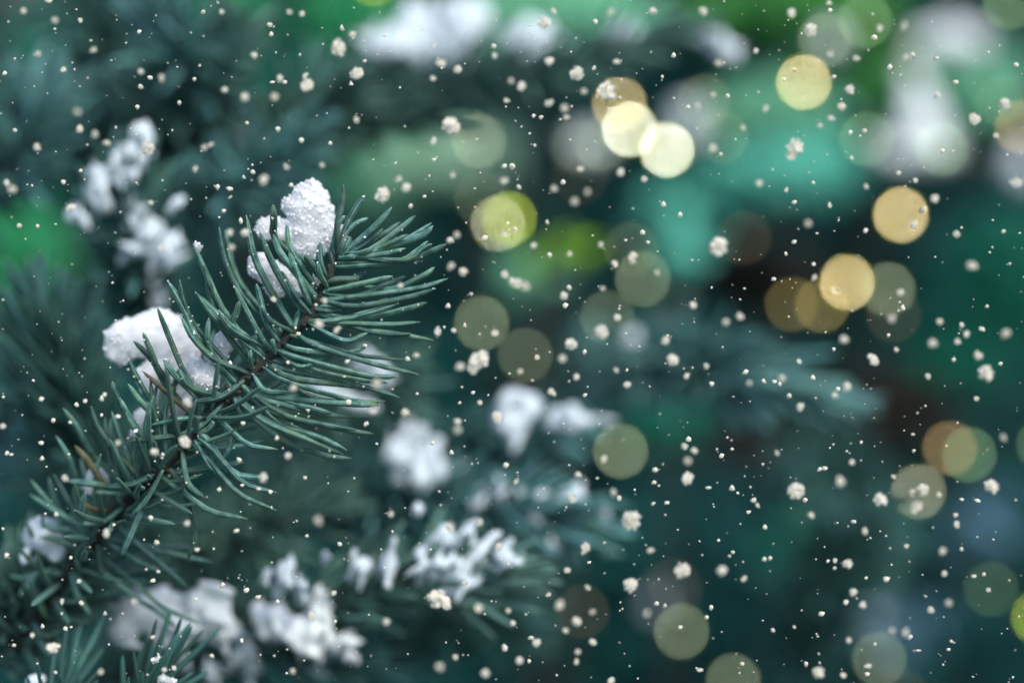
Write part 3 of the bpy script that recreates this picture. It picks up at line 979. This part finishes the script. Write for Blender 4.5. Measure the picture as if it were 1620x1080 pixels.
snow('round blurred snow dab near the top, left of centre', [(358, 45, 14, 12, 0), (352, 50, 8, 8, 0)], .72, voxel=.0015, amp=.001)
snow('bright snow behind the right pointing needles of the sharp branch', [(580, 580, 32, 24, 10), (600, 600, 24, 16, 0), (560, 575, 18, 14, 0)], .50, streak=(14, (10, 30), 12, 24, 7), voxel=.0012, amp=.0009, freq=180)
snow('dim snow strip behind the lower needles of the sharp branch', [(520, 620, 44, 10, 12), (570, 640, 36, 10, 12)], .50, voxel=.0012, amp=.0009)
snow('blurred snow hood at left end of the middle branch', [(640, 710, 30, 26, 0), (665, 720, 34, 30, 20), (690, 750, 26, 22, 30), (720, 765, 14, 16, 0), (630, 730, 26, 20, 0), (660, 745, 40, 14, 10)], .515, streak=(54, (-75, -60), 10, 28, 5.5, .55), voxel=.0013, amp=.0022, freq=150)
for i, (x, y, rx, ry, rot, lab) in enumerate([
        (795, 770, 12, 24, 25, 'slanted snow streak on the middle branch, first beside the snow hood'),
        (822, 783, 9, 15, 30, 'short snow streak on the middle branch, second from the snow hood'),
        (858, 780, 10, 17, 35, 'slanted snow streak in the middle of the middle branch row'),
        (905, 785, 18, 25, 50, 'broad snow streak near the tip of the middle branch'),
        (945, 800, 17, 22, -40, 'last snow streak at the tip of the middle branch'),
        (755, 785, 10, 16, 10, 'faint snow streak right of the snow hood'),
        (835, 828, 22, 14, -20, 'snow dab hanging below the middle branch row'),
        (878, 850, 11, 16, 0, 'lowest snow dab under the middle branch row')]):
    snow(lab, [(x, y, rx, ry, rot), (x + 3, y + 4, rx * .8, ry * .7, rot)], .503, streak=(7, (-90 + rot,), 10, max(rx, ry) * .95, 5), voxel=.0012, amp=.0018, freq=170)
snow('round blurred snow lump below the frame centre', [(805, 650, 34, 30, 0), (830, 640, 24, 20, 0), (790, 670, 26, 22, 0), (820, 680, 22, 16, 0)], .516, streak=(40, (-70, -50), 14, 24, 6, .55), voxel=.0014, amp=.0022, freq=150)
snow('trailing blurred snow right of the round snow lump', [(885, 660, 26, 16, -20), (920, 668, 22, 14, 0), (955, 665, 16, 10, 0)], .515, streak=(22, (-50, -30), 14, 20, 5), voxel=.0014, amp=.0012)
snow('snow fan on the tip of the bottom middle branch',
     [(735, 855, 30, 22, -30), (745, 880, 34, 20, -40), (720, 905, 30, 24, 0), (735, 925, 26, 18, 0), (700, 890, 20, 14, -30), (665, 875, 14, 26, 20), (668, 900, 22, 12, -20), (700, 850, 14, 12, 0),
      (762, 865, 20, 9, -40), (770, 890, 18, 8, -30)], .457, streak=(64, (-30, -45, -60, 140), 10, 26, 5, .55), voxel=.0009, amp=.0009, freq=200)
snow('snow tuft right of the snow fan on the bottom branch', [(800, 878, 14, 20, -40), (810, 890, 16, 8, -20), (795, 895, 14, 8, -20)], .454, streak=(14, (-20, -35), 8, 20, 5), voxel=.0009, amp=.0012, freq=260)
for x, y, rx, ry, rot, lab in [
        (575, 890, 20, 26, 20, 'slanted snow block on the bottom branch, left of the snow fan'),
        (615, 895, 11, 28, 20, 'slim snow block on the bottom branch, next to the snow fan'),
        (452, 905, 10, 34, 15, 'tall thin snow streak on the bottom branch, far left of the fan'),
        (475, 930, 12, 20, 0, 'short snow streak beside the tall thin streak on the bottom branch'),
        (420, 905, 10, 14, 20, 'small snow dab left of the tall thin streak'),
        (515, 882, 8, 10, 0, 'tiny snow dab above the bottom branch'),
        (660, 805, 8, 11, 0, 'tiny snow dab high above the bottom branch, under the snow hood')]:
    snow(lab, [(x, y, rx, ry, rot), (x - 2, y + 5, rx * .8, ry * .7, rot)], .456, streak=(7, (-90 + rot,), 10, max(rx, ry) * .95, 5), voxel=.001, amp=.0016, freq=240)
snow('large smooth snow patch at the bottom left, behind dark needles',
     [(230, 965, 50, 34, 10), (290, 985, 60, 30, 10), (335, 955, 34, 34, 0), (340, 990, 40, 30, 0), (200, 985, 30, 40, 20), (280, 1000, 40, 20, 0), (250, 940, 30, 12, 0)], .460, streak=(24, (-60, -110, 20), 14, 30, 8, .95), mat=M_SNOW_FRESH, voxel=.0012, amp=.0009, freq=150, thick=.6)
snow('branching snow patch at the bottom, right of the large smooth patch',
     [(420, 975, 30, 26, 0), (455, 990, 36, 24, 0), (490, 980, 30, 22, -20), (505, 955, 16, 24, 0), (540, 1020, 30, 16, 15), (480, 1020, 30, 18, 0), (420, 1000, 20, 14, 0)], .466, streak=(46, (-60, -85, 20, 50), 14, 30, 7, .8), mat=M_SNOW_FRESH, voxel=.0012, amp=.0012, freq=170, thick=.6)
snow('snow column running off the bottom edge, left of centre', [(380, 1020, 24, 28, 0), (390, 1055, 22, 34, 0), (345, 1060, 26, 18, 0), (290, 1040, 24, 12, 0)], .482, streak=(16, (70, 100), 12, 28, 8), voxel=.0012, amp=.001, freq=160)
snow('dim snow lump at the bottom edge, below the branching patch', [(520, 1055, 34, 20, 0), (555, 1050, 14, 12, 0)], .49, voxel=.0013, amp=.001)
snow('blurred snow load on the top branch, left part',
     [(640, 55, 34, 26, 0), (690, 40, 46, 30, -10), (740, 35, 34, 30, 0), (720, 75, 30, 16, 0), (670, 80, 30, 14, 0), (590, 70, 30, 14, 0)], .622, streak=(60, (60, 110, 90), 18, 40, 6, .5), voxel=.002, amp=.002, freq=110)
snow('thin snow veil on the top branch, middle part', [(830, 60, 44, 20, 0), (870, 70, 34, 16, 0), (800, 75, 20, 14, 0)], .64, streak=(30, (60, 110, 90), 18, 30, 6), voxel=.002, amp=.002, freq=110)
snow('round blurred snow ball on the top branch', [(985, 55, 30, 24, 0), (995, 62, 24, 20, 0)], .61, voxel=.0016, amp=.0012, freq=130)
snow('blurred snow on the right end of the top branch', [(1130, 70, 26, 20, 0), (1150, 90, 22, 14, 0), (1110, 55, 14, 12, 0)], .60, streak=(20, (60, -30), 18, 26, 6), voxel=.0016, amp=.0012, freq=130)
snow('small blurred snow dab above the soft blue green branch', [(1000, 535, 18, 14, -30), (1005, 530, 10, 12, 0)], .60, voxel=.0015, amp=.001)
snow('white blurred snow slab at the top right', [(1500, 60, 55, 26, 0), (1465, 65, 30, 22, 0), (1535, 70, 30, 28, 0)], 1.30, voxel=.004, amp=.004, freq=40, mat=M_SNOW_FRESH)
snow('tall white blurred snow cone right of the lights, under the slab',
     [(1450, 150, 22, 36, 0), (1455, 200, 40, 40, 0), (1465, 236, 46, 30, 0), (1405, 240, 30, 22, 20), (1440, 110, 12, 20, 0)], 1.30, voxel=.004, amp=.004, freq=40, mat=M_SNOW_FRESH)
snow('blurred snow at the right edge, beside the orange edge light', [(1615, 265, 28, 30, 0), (1620, 250, 20, 20, 0)], 1.30, voxel=.004, amp=.003, freq=40)
snow('grey blurred snow behind the grey twin lights, upper right', [(1090, 190, 26, 30, 0), (1080, 210, 20, 20, 0)], 1.30, voxel=.004, amp=.003, freq=40)
snow('faint snow under the grey light at the top right', [(1315, 65, 24, 24, 0), (1305, 75, 16, 16, 0)], 1.30, voxel=.004, amp=.003, freq=40)
snow('greyish blurred snow behind the dim lights left of the brightest pair', [(925, 230, 30, 24, 0), (945, 240, 20, 18, 0)], 1.30, voxel=.004, amp=.003, freq=40)
snow('blurred snow smear at the bottom, above the low pale light', [(1055, 945, 22, 16, 0), (1040, 960, 24, 10, 0)], 1.3, voxel=.003, amp=.002, freq=60)
snow('bluish blurred snow smear in the lower right, above the bottom light', [(1390, 975, 34, 12, -10), (1375, 985, 20, 10, 0)], 1.3, voxel=.003, amp=.002, freq=60)

# ------------------------------------------------------------------ fairy lights far out of focus
LD = 1.20
AP = LENS / 3.15 / 1000
DISC = AP * (1 - FOCUS / LD) * LD / FOCUS / 2        # radius of the blur disc at the light's own depth
RG, RC = .0031, .0016
LK = 0.5 ** SC.view_settings.exposure


def glow_mat(name, col, strength, shell=False):
    m, nt, N, L, b = new_mat(name)
    out = N['Material Output']
    e = N.new('ShaderNodeEmission')
    e.inputs[0].default_value = (*col, 1)
    e.inputs[1].default_value = strength
    N.remove(b)
    if shell:
        t = N.new('ShaderNodeBsdfTransparent')
        a = N.new('ShaderNodeAddShader')
        L.new(t.outputs[0], a.inputs[0]); L.new(e.outputs[0], a.inputs[1]); L.new(a.outputs[0], out.inputs[0])
    else:
        L.new(e.outputs[0], out.inputs[0])
    m.cycles.emission_sampling = 'NONE'
    return m


def lathe(prof, n=16):
    V, F = [], []
    for r, z in prof:
        for k in range(n):
            a = 2 * math.pi * k / n
            V.append((r * math.cos(a), r * math.sin(a), z))
    for i in range(len(prof) - 1):
        for k in range(n):
            F.append((i * n + k, i * n + (k + 1) % n, (i + 1) * n + (k + 1) % n, (i + 1) * n + k))
    F.append(tuple(range(n))[::-1]); F.append(tuple((len(prof) - 1) * n + k for k in range(n)))
    return V, F


GLOBE = lathe([(RG * math.sin(a), -RG * math.cos(a)) for a in np.linspace(.35, math.pi - .06, 12)])
CORE = lathe([(RC * math.sin(a), -RC * math.cos(a)) for a in np.linspace(.06, math.pi - .06, 10)], 12)
SOCK = lathe([(.0014, -.0062), (.0017, -.0060), (.0017, -.0036), (.0013, -.0034), (.0013, -.0027)], 10)
WIRE = tube(catmull([(0, 0, -.006), (.002, .001, -.010), (.012, .004, -.014), (.025, .006, -.013)], 10), np.full(11, .0005), 5)

CREAM, BEIGE, OLIVE, GREY, BROWN, GREEN, PALE, ORANGE, LIME = (
    (.74, .76, .56), (.58, .46, .22), (.19, .15, .05), (.11, .135, .08), (.03, .022, .013), (.08, .14, .07), (.32, .33, .22), (.20, .13, .06), (.30, .40, .03))
LIGHTS = [
    (1272, 130, BEIGE, .9, 'bright warm yellow light standing alone in the upper right'),
    (1425, 340, BEIGE, .95, 'bright warm yellow light below the white snow cone'),
    (980, 165, BEIGE, .55, 'beige light at the top left of the brightest cluster'),
    (996, 205, CREAM, .95, 'very bright cream light in the middle of the brightest cluster'),
    (1055, 237, CREAM, 1.0, 'very bright cream light at the lower right of the brightest cluster'),
    (788, 354, PALE, .8, 'pale olive light overlapping a lime light, right of the branch tip'),
    (806, 346, LIME, .6, 'lime yellow light partly behind the pale olive light'),
    (762, 314, GREY, .35, 'faint grey light at the upper left of the lime light'),
    (1340, 447, BEIGE, .9, 'bright beige light at the head of the right hand cluster of five'),
    (1405, 458, GREY, .9, 'grey green light right of the bright beige cluster light'),
    (1300, 483, OLIVE, .6, 'amber light tucked under the bright beige cluster light'),
    (1253, 481, OLIVE, .35, 'dim brown light at the left end of the right hand cluster'),
    (1414, 499, BROWN, .8, 'dim brown light at the lower right of the right hand cluster'),
    (1178, 376, BROWN, .8, 'dark brown light touched by a large snowflake'),
    (762, 511, GREY, .9, 'grey green light above a big snowflake, right of the needles'),
    (831, 562, GREY, .5, 'dim grey green light right of the big snowflake'),
    (961, 502, GREY, .5, 'dim grey green light above the soft blue green branch'),
    (1017, 441, GREY, .9, 'greyish light left of the dark hollow'),
    (998, 394, GREY, .12, 'barely visible ring of light above the greyish light'),
    (1073, 488, BROWN, .4, 'barely visible brown light at the edge of the dark hollow'),
    (1453, 777, PALE, .5, 'sallow light with snowflakes over it, lower right'),
    (1503, 709, ORANGE, .7, 'orange brown light of the overlapping pair at lower right'),
    (1533, 719, GREEN, .8, 'greenish light of the overlapping pair at lower right'),
    (982, 713, GREY, 1.1, 'greenish white light right of the trailing snow, below centre'),
    (1078, 998, GREY, .9, 'grey green light at the bottom, under the blurred snow smear'),
    (1160, 1076, GREY, .8, 'grey green light cut by the bottom edge'),
    (1391, 1042, GREY, .7, 'grey green light at the bottom right'),
    (922, 967, BROWN, .8, 'dim brown light with a snowflake on it, bottom middle'),
    (1568, 931, GREEN, .25, 'dim dark green light near the right edge, low'),
    (1305, 64, GREY, .7, 'grey light just above the lone bright yellow light'),
    (1369, 33, GREEN, .9, 'green light at the top right beside the grey light'),
    (1113, 161, GREY, .5, 'grey light right of the brightest cluster, upper of two'),
    (1142, 217, GREY, .35, 'dim grey light right of the brightest cluster, lower of two'),
    (1372, 220, GREEN, .8, 'green grey light on the left foot of the snow cone'),
    (1490, 236, GREEN, .8, 'green grey light on the right foot of the snow cone'),
    (1447, 80, BROWN, .8, 'brown light at the left end of the top right snow slab'),
    (1617, 202, ORANGE, .9, 'orange light cut by the right edge'),
    (1597, 4, GREEN, 1.0, 'green light in the top right corner'),
    (1548, 243, BROWN, .3, 'dim light between the snow cone and the orange edge light'),
    (1584, 160, GREEN, .12, 'barely visible dark light above the orange edge light'),
    (1067, 925, BROWN, .5, 'barely visible brown light over the blurred bottom snow smear'),
    (1643, 976, LIME, .5, 'yellow green light cut by the right edge, near the bottom'),
    (757, 224, PALE, .35, 'pale yellow green light above the faint grey light'),
    (952, 228, GREY, .5, 'pale grey light left of the brightest cluster'),
    (914, 232, GREY, .12, 'barely visible light left of the pale grey light'),
    (918, 280, BROWN, .5, 'dim olive light under the pale grey light'),
    (592, -32, LIME, .4, 'yellow light peeking in at the top edge, left of the top snow'),
    (1652, 703, GREEN, .6, 'green light peeking in at the right edge, middle height'),
    (485, 1050, OLIVE, .12, 'very dim olive light in front of the bottom snow'),
    (1428, 1102, BROWN, .8, 'dim brown light peeking in at the bottom right edge'),
]
KG = DISC ** 2 / RG ** 2
KC = DISC ** 2 / RC ** 2
for i, (px, py, col, s, lab) in enumerate(LIGHTS):
    s = max(s, .32)
    d = LD + .02 * math.sin(i * 2.7)
    c = P(px, py, d)
    rt = tag(empty('fairy_light', c), lab, 'light', 'fairy lights glowing out of focus')
    rt.rotation_euler = (random.uniform(-.5, .5), random.uniform(-.5, .5), random.uniform(0, 6))
    y = .5 * max(col)
    yel = (1.0, .92, .02)
    core = [max(0.0, c - y * q * .7) for c, q in zip(col, yel)]
    link('bulb_glass', mesh_np('bulb_glass', *GLOBE), glow_mat('bulb glass %d' % i, yel, KG * y * .5 * s * LK, True), rt)
    link('filament', mesh_np('filament', *CORE), glow_mat('bulb core %d' % i, core, KC * s * LK), rt)
    sk = link('socket', mesh_np('socket', *SOCK), M_SOCKET, rt)
    link('wire', mesh_np('wire', WIRE[0], WIRE[1]), M_SOCKET, sk)

# ------------------------------------------------------------------ falling snowflakes
Q = 600 / 1620
FL = []


def zone(x0, y0, s, txt):
    for t in txt.split():
        a = t.split(',')
        r = a[2].split('x')
        rx, ry = float(r[0]), float(r[-1])
        FL.append((x0 + float(a[0]) * s, y0 + float(a[1]) * s, rx * s, ry * s))


zone(500, 0, Q, '97,205,32x44 158,148,18 111,122,12 173,313,35x26 208,260,9 150,360,8 504,190,14 294,152,7 535,270,28x20 604,296,24x20 762,198,12 762,237,16 500,335,15 974,98,30 1015,48,17 1258,53,17 1193,93,12 1440,50,20 995,262,28x18 1112,312,33 1188,290,13 1285,266,20x14 1527,237,12 1480,328,9 834,345,15 877,367,28x20 815,430,14x18 997,440,20x26 1062,462,20 1070,502,15 930,497,10 960,502,12 1243,393,44 1296,420,12 1145,390,16 578,536,45x40 503,602,20 172,510,17 25,705,13 60,612,9 503,680,9 340,697,7 352,765,17 385,800,27x22 283,829,37x33 583,747,14 803,708,12 837,710,12 803,772,25x13 865,800,10 1130,720,16 1300,735,22 1017,805,14x18 1055,780,11 1160,818,13x17 1104,860,19 1403,765,17 933,622,8 574,1026,18 600,1003,16 930,1050,16 988,948,9 1217,1045,15 1393,995,12 805,997,17x14 848,978,10 719,1015,12 1485,873,12 1555,918,12 1323,1025,7 1418,1035,9 404,880,10 463,840,8')
zone(1020, 0, Q, '37,52,22 249,50,23 628,57,24 787,15,14 790,48,11 711,130,32x28 793,228,15 475,218,15 1004,120,17 1110,110,17x22 980,160,12 1119,245,16 1145,235,12 1047,288,12 1245,248,10 905,250,18 877,384,25 840,457,22 797,505,18 748,537,15 516,464,18 637,640,45x50 1250,405,18x13 1327,352,12 1404,508,32x26 1538,445,27 1503,580,16 1587,278,11 1587,778,26 1238,848,22 1085,738,13 1155,770,14 1270,645,12 878,567,11 940,560,12 885,675,9 488,782,18 420,547,14 293,633,23 325,660,10 227,455,16 293,407,13 355,410,11 320,268,20 124,237,11 75,328,10 185,458,10 1150,962,22 1190,895,18 943,985,12 945,795,14 697,955,17 790,875,14 637,863,12 1333,1000,18 1534,988,11 317,1055,46x42 636,1032,11 150,918,12 80,873,12 605,810,14 720,780,8 806,330,9 640,297,8 594,340,9')
zone(680, 250, Q, '90,462,20 143,485,22 87,350,18 445,376,17 513,413,12 597,408,14 365,530,32x26 408,545,24 322,497,20 572,587,21 594,555,12 578,632,11 739,556,13 732,742,32 800,682,20 604,793,26x30 567,856,20 662,829,12 1006,778,22 1035,862,30x26 1124,628,19 1325,675,18x22 1264,700,17 866,427,26 790,450,18x22 908,320,13 732,370,14 970,488,13 835,352,8 932,362,8 200,872,50x62 130,890,24x20 33,738,22 103,735,14 177,580,9 150,715,9 278,747,18 458,850,14 386,910,13 625,935,15x20 522,1000,22 843,967,19 796,905,12x16 842,905,8 1098,930,14x20 1180,888,15 1204,963,12 1365,960,13 1427,953,12 1505,940,20x15 1472,955,10 1495,965,9 1348,913,12 1578,868,13 1534,1015,11 1583,1060,18x26 184,1000,9 213,1045,13 80,630,12 660,1012,9')
zone(1020, 250, Q, '696,278,17 637,187,13 942,310,13 1236,174,22 1190,217,20 1150,290,22 1333,326,18 1398,460,28x20 1535,313,11 725,512,16 553,518,12 722,453,10 602,410,9 815,567,16 1093,573,17 1103,640,12 850,775,26x18 1055,685,20 1260,698,17 1462,635,10 1543,750,26x20 1375,752,17 1337,783,16 1354,713,14 1440,730,18x11 1425,842,23 1458,920,34x36 1230,792,22 1208,932,15 1075,817,13 975,857,32x26 805,815,9 660,868,14 862,978,24 813,1015,17 717,940,12 825,985,12 1417,1026,14 1320,862,9 1520,877,9 1040,755,8')
zone(1020, 680, Q, '187,40,12 183,133,18 183,208,29 170,70,18 212,88,18 48,170,12 40,225,9 94,310,11 36,315,10 373,247,12 270,245,14x7 395,268,8 465,298,16x12 482,322,13 443,350,9 515,415,11 565,97,13 325,110,11 373,80,8 504,146,6 647,262,40 685,300,9 712,365,17 835,217,33x17 885,137,14x18 1008,298,33x27 923,53,10 773,163,12 748,168,10 940,433,15x20 892,390,11 1063,198,13 1187,255,27 1145,266,18 1160,330,28 1255,275,14 1483,243,36x30 1333,404,21x17 1328,362,13 1355,296,13x8 1420,302,15x8 1273,517,18 1118,494,13 1280,612,16 1353,508,10 1468,682,13 1298,738,16 1223,767,18 932,746,19 890,692,20 860,735,17x11 867,572,27x22 813,557,13 781,560,9 811,590,8 425,634,17 330,600,28x22 160,600,37 535,547,12 510,550,10 376,522,10 315,470,8 26,513,17 283,758,11x14 264,800,10 50,740,10 10,780,18 86,750,9 873,897,16x11 1055,857,15 1115,862,22x16 1135,882,12 983,912,7 953,1006,19x14 950,1043,10 742,1035,30x25 690,998,8x14 848,1047,16 640,840,7 235,1024,18x10 416,998,9 1297,935,9 1310,900,8 1168,940,14x5 1533,32,13x18 1150,88,9 1450,615,9 1405,625,10 153,842,9 548,855,10 755,785,12 1033,637,11 946,630,8 1145,18,10x6')
zone(0, 0, Q, '100,47,17x14 208,5,18x12 235,87,17x13 343,88,13 594,137,11 398,214,17 160,232,12x22 272,298,17x12 20,316,12 602,305,16 690,335,17x20 600,370,11 640,333,11 1153,105,14 1157,147,11 1290,60,16 1237,52,13 947,50,14 867,52,10 1085,237,17 960,383,17 1046,415,24x20 1173,413,17x20 1195,335,19 1163,352,12x8 1215,352,9 1312,365,32x30 1305,322,15x17 330,478,17x14 340,550,20 405,572,22x12 455,610,22x13 160,628,20 630,633,31 65,557,10 872,631,14x16 902,617,13x15 834,722,15 1127,768,30x19 1080,735,12 1042,757,9 1187,552,12 1289,600,12 1374,705,14 1223,712,15 980,807,14x10 1243,790,10 303,887,26x22 28,780,17 52,808,21 83,965,13 160,966,8 1048,993,24x18 983,993,18 1028,945,10x16 990,1057,16 270,777,11 345,730,9 642,865,14 690,1060,18 765,440,11 585,458,12 853,281,7 831,340,9 1054,525,9 930,797,12 957,900,12')
zone(400, 700, Q, '150,55,16x20 45,150,18x28 225,150,9 75,210,11 280,333,21x24 590,305,14x17 848,43,11 1080,97,13 1125,165,14 1390,137,16 1500,70,15x20 1540,212,13x20 1565,237,12x16 1365,235,18x26 840,362,20x28 967,338,19 1050,445,22 373,433,11 596,380,7 230,397,8 1420,452,26 1343,544,17 1430,617,15 1435,510,9 1262,648,14 1310,693,18x28 1385,762,25 1450,722,18x12 1336,802,15 1453,850,20x15 1212,852,24x20 1190,832,13 1110,770,15 1090,717,14 965,707,25x17 800,670,52x55 1073,878,13 1139,930,21 1180,930,9 993,983,22 797,957,22x17 865,915,15 1388,893,14 1383,933,16 1530,1015,22x15 253,738,22 347,642,16x11 570,765,18 170,975,14 105,678,12 22,657,11 350,763,9 909,597,14 1618,330,40x48 1612,607,36x30')
zone(0, 800, S, '17,140,12 650,167,27x35 695,118,12 1140,107,16x28 1440,150,20x16 920,73,16 345,50,16x22 38,303,15 432,315,12 483,458,19 935,452,17 378,583,15x24 497,592,19 197,788,17x22 325,860,58x28 85,848,14 257,732,14 398,747,17 613,1010,20 340,1013,12 1003,998,20 1062,988,20 820,585,22 930,800,16x12 1357,487,17x20 1505,512,17x19 1575,550,13x17 1475,822,15 1195,568,12 1293,913,14 640,655,11 435,738,8 1200,265,20x15 965,400,13x9 957,222,20')
zone(0, 600, S, '18,285,22 250,122,17 325,250,17 470,157,14 520,130,14 635,95,14x17 622,118,17 617,218,10 718,227,20x13 253,388,15 257,480,15 40,450,14 68,458,14x8 398,600,24x28 720,388,17x24 1130,380,38 943,442,27x33 993,460,12 1145,140,33x40 1480,268,16x13 1460,487,16 1478,645,14x11 1580,667,17 1605,590,20x25 1340,675,12 430,262,12 202,5,10 20,108,10')
zone(400, 450, S, '1325,57,14 1190,127,16x11 1125,283,30 1225,280,18 1168,260,11 1000,432,21 1342,658,16 1387,715,19 1250,835,26 1250,885,26 1097,965,17 1210,1027,16 1490,808,38 930,780,32x28 737,768,24 690,850,21 577,467,16 757,605,33 127,90,20 437,100,22 385,125,15x11 405,240,32x30 515,275,24x32 275,300,14 685,372,13 245,630,27 215,475,13 580,715,20x17 337,768,16 900,5,22 148,937,14 210,1045,19x24 945,455,16 755,970,11 1262,720,10 1003,668,12')

keep = []
for f in FL:
    if all((f[0] - g[0]) ** 2 + (f[1] - g[1]) ** 2 > 30 + (.5 * min(f[2], g[2])) ** 2 for g in keep):
        keep.append(f)
keep.sort(key=lambda f: -f[2] * f[3])

FLAKE_MESH = []
for k in range(14):                                   # a flake is a loose clump of thin six-sided crystal plates
    V, F, off = [], [], 0
    lobes = [np.zeros(3)] if k % 5 else [np.array([.25, .1, 0]), np.array([-.55, -.2, .1])]
    size = [1.0, .55]
    for j in range(90):
        lb = 0 if len(lobes) == 1 or j % 4 else 1
        c = RNG.standard_normal(3); c *= RNG.random() ** .33 / np.linalg.norm(c)
        c = lobes[lb] + c * .8 * size[lb] * np.array([1, random.uniform(.85, 1), .9])
        nn = RNG.standard_normal(3) + np.array([0, 0, -1.0]); nn /= np.linalg.norm(nn)
        a = np.cross(nn, RNG.standard_normal(3)); a /= np.linalg.norm(a)
        bb = np.cross(nn, a)
        r = random.uniform(.16, .29)
        for q in range(6):
            t = q * math.pi / 3
            V.append(c + r * (a * math.cos(t) + bb * math.sin(t) * random.uniform(.7, 1)))
        F.append(tuple(range(off, off + 6)))
        off += 6
    V = np.array(V)
    V /= np.percentile(np.linalg.norm(V[:, :2], axis=1), 90)
    me = mesh_np('snowflake', V, F, False)
    me.materials.append(M_FLAKE)
    FLAKE_MESH.append(me)

LAND = [(470, 340, 'the crowning snow clump'), (240, 540, 'the large snow mass at left'), (690, 380, 'the needle tips at right'), (220, 250, 'the upper left snow'),
        (70, 850, 'the snow patch at the left edge'), (280, 970, 'the large bottom left snow patch'), (480, 990, 'the branching bottom snow patch'),
        (730, 890, 'the snow fan on the bottom branch'), (660, 730, 'the middle snow hood'), (805, 655, 'the round snow lump'), (930, 790, 'the snow streak row'),
        (700, 50, 'the top snow load'), (985, 58, 'the snow ball at the top'), (1500, 60, 'the top right snow slab'), (1455, 200, 'the white snow cone'),
        (1272, 130, 'the lone yellow light'), (1425, 340, 'the yellow light under the snow cone'), (1025, 220, 'the brightest light pair'), (797, 350, 'the lime light'),
        (1340, 447, 'the right hand light cluster'), (1178, 376, 'the dark brown light'), (762, 511, 'the grey light beside the needles'), (961, 502, 'the dim light above the soft branch'),
        (1017, 441, 'the greyish light by the dark hollow'), (1340, 610, 'the tip of the soft blue green branch'), (1130, 560, 'the middle of the soft blue green branch'),
        (1453, 777, 'the sallow light at lower right'), (1518, 714, 'the overlapping light pair'), (982, 713, 'the greenish white light'), (1078, 998, 'the low grey light'),
        (1391, 1042, 'the bottom right light'), (922, 967, 'the dim brown bottom light'), (1568, 931, 'the dim green light low right'), (880, 395, 'the lime leaves'),
        (640, 235, 'the pale foliage patch'), (400, 220, 'the small blurred snow above the tip'), (150, 40, 'the top left hanging twig'), (340, 80, 'the top left twig'),
        (1130, 75, 'the right end of the top branch'), (1369, 33, 'the green light at top'), (1617, 202, 'the orange edge light'), (440, 600, 'the middle of the sharp branch'),
        (250, 740, 'the lower stem of the sharp branch'), (1300, 880, 'the dark leaves at lower right'), (100, 1060, 'the bottom left twigs'), (30, 395, 'the green patch at left edge'),
        (1160, 760, 'the dark hollow below centre'), (1560, 620, 'the dark right edge')]
DIRS = ['right of', 'below right of', 'below', 'below left of', 'left of', 'above left of', 'above', 'above right of']
used = set()


def flake_label(x, y, rx, ry):
    size = 'big' if rx * ry > 100 else ('middling' if rx * ry > 36 else 'small')
    rt = max(rx, ry) / min(rx, ry)
    shape = 'round' if rt < 1.15 else ('oval' if rt < 1.5 else 'elongated')
    for lx, ly, nm in sorted(LAND, key=lambda q: (q[0] - x) ** 2 + (q[1] - y) ** 2)[:7]:
        dx, dy = x - lx, y - ly
        w = 'over' if math.hypot(dx, dy) < 22 else DIRS[int(round(math.atan2(dy, dx) / (math.pi / 4))) % 8]
        for lab in ('%s %s cream snowflake falling %s %s' % (size, shape, w, nm),):
            if lab not in used:
                used.add(lab)
                return lab
    return None


count = 0
rest = []
for i, (x, y, rx, ry) in enumerate(keep):
    if count >= 300:
        rest.append((x, y, rx, ry))
        continue
    count += 1
    d = random.uniform(.384, .3925) if rx * ry < 30 else random.uniform(.374, .384)
    if random.random() < .3 and rx * ry < 90:         # nearer to the lens and softer
        d -= random.uniform(.006, .018)
    o = bpy.data.objects.new('snowflake', FLAKE_MESH[(i * 5 + i // 14) % 14])
    o.location = P(x, y, d)
    s = d * K * (.84 if rx * ry > 90 else .74)
    rz = Matrix.Rotation(random.choice((0, math.pi)) + random.uniform(-.25, .25), 3, 'Z')
    B = Matrix([RIGHT, -UP, FWD]).transposed()
    A = B @ Matrix.Diagonal((rx * s, ry * s, min(rx, ry) * s * .7)) @ Matrix.Rotation(random.uniform(0, 6), 3, 'Z') 
    o.matrix_world = Matrix.Translation(P(x, y, d)) @ A.to_4x4()
    COL.objects.link(o)
    lab = flake_label(x, y, rx, ry)
    tag(o, lab or 'small cream snowflake drifting in the air', 'snowflake', 'falling snowflakes')

# the finest flakes, past counting
V, F, off = [], [], 0
for k in range(1300):
    r = random.choice((.7, .8, .9, 1.0, 1.2, 1.5, 1.9))
    rest.append((random.uniform(-10, 1630), random.uniform(-10, 1090), r * random.uniform(.8, 1.3), r))
for x, y, rx, ry in rest:
    d = random.uniform(.387, .398)
    c = np.array(P(x, y, d))
    v = ICO1[0] * (1 + .25 * RNG.standard_normal((len(ICO1[0]), 1))) * np.array([rx, min(rx, ry), ry]) * d * K
    V.append(v + c)
    F.extend([tuple(q + off for q in f) for f in ICO1[1]])
    off += len(v)
tag(link('fine_snowfall', mesh_np('fine_snowfall', np.vstack(V), F), M_FLAKE), 'fine specks of falling snow scattered through the air', 'snowfall', kind='stuff')
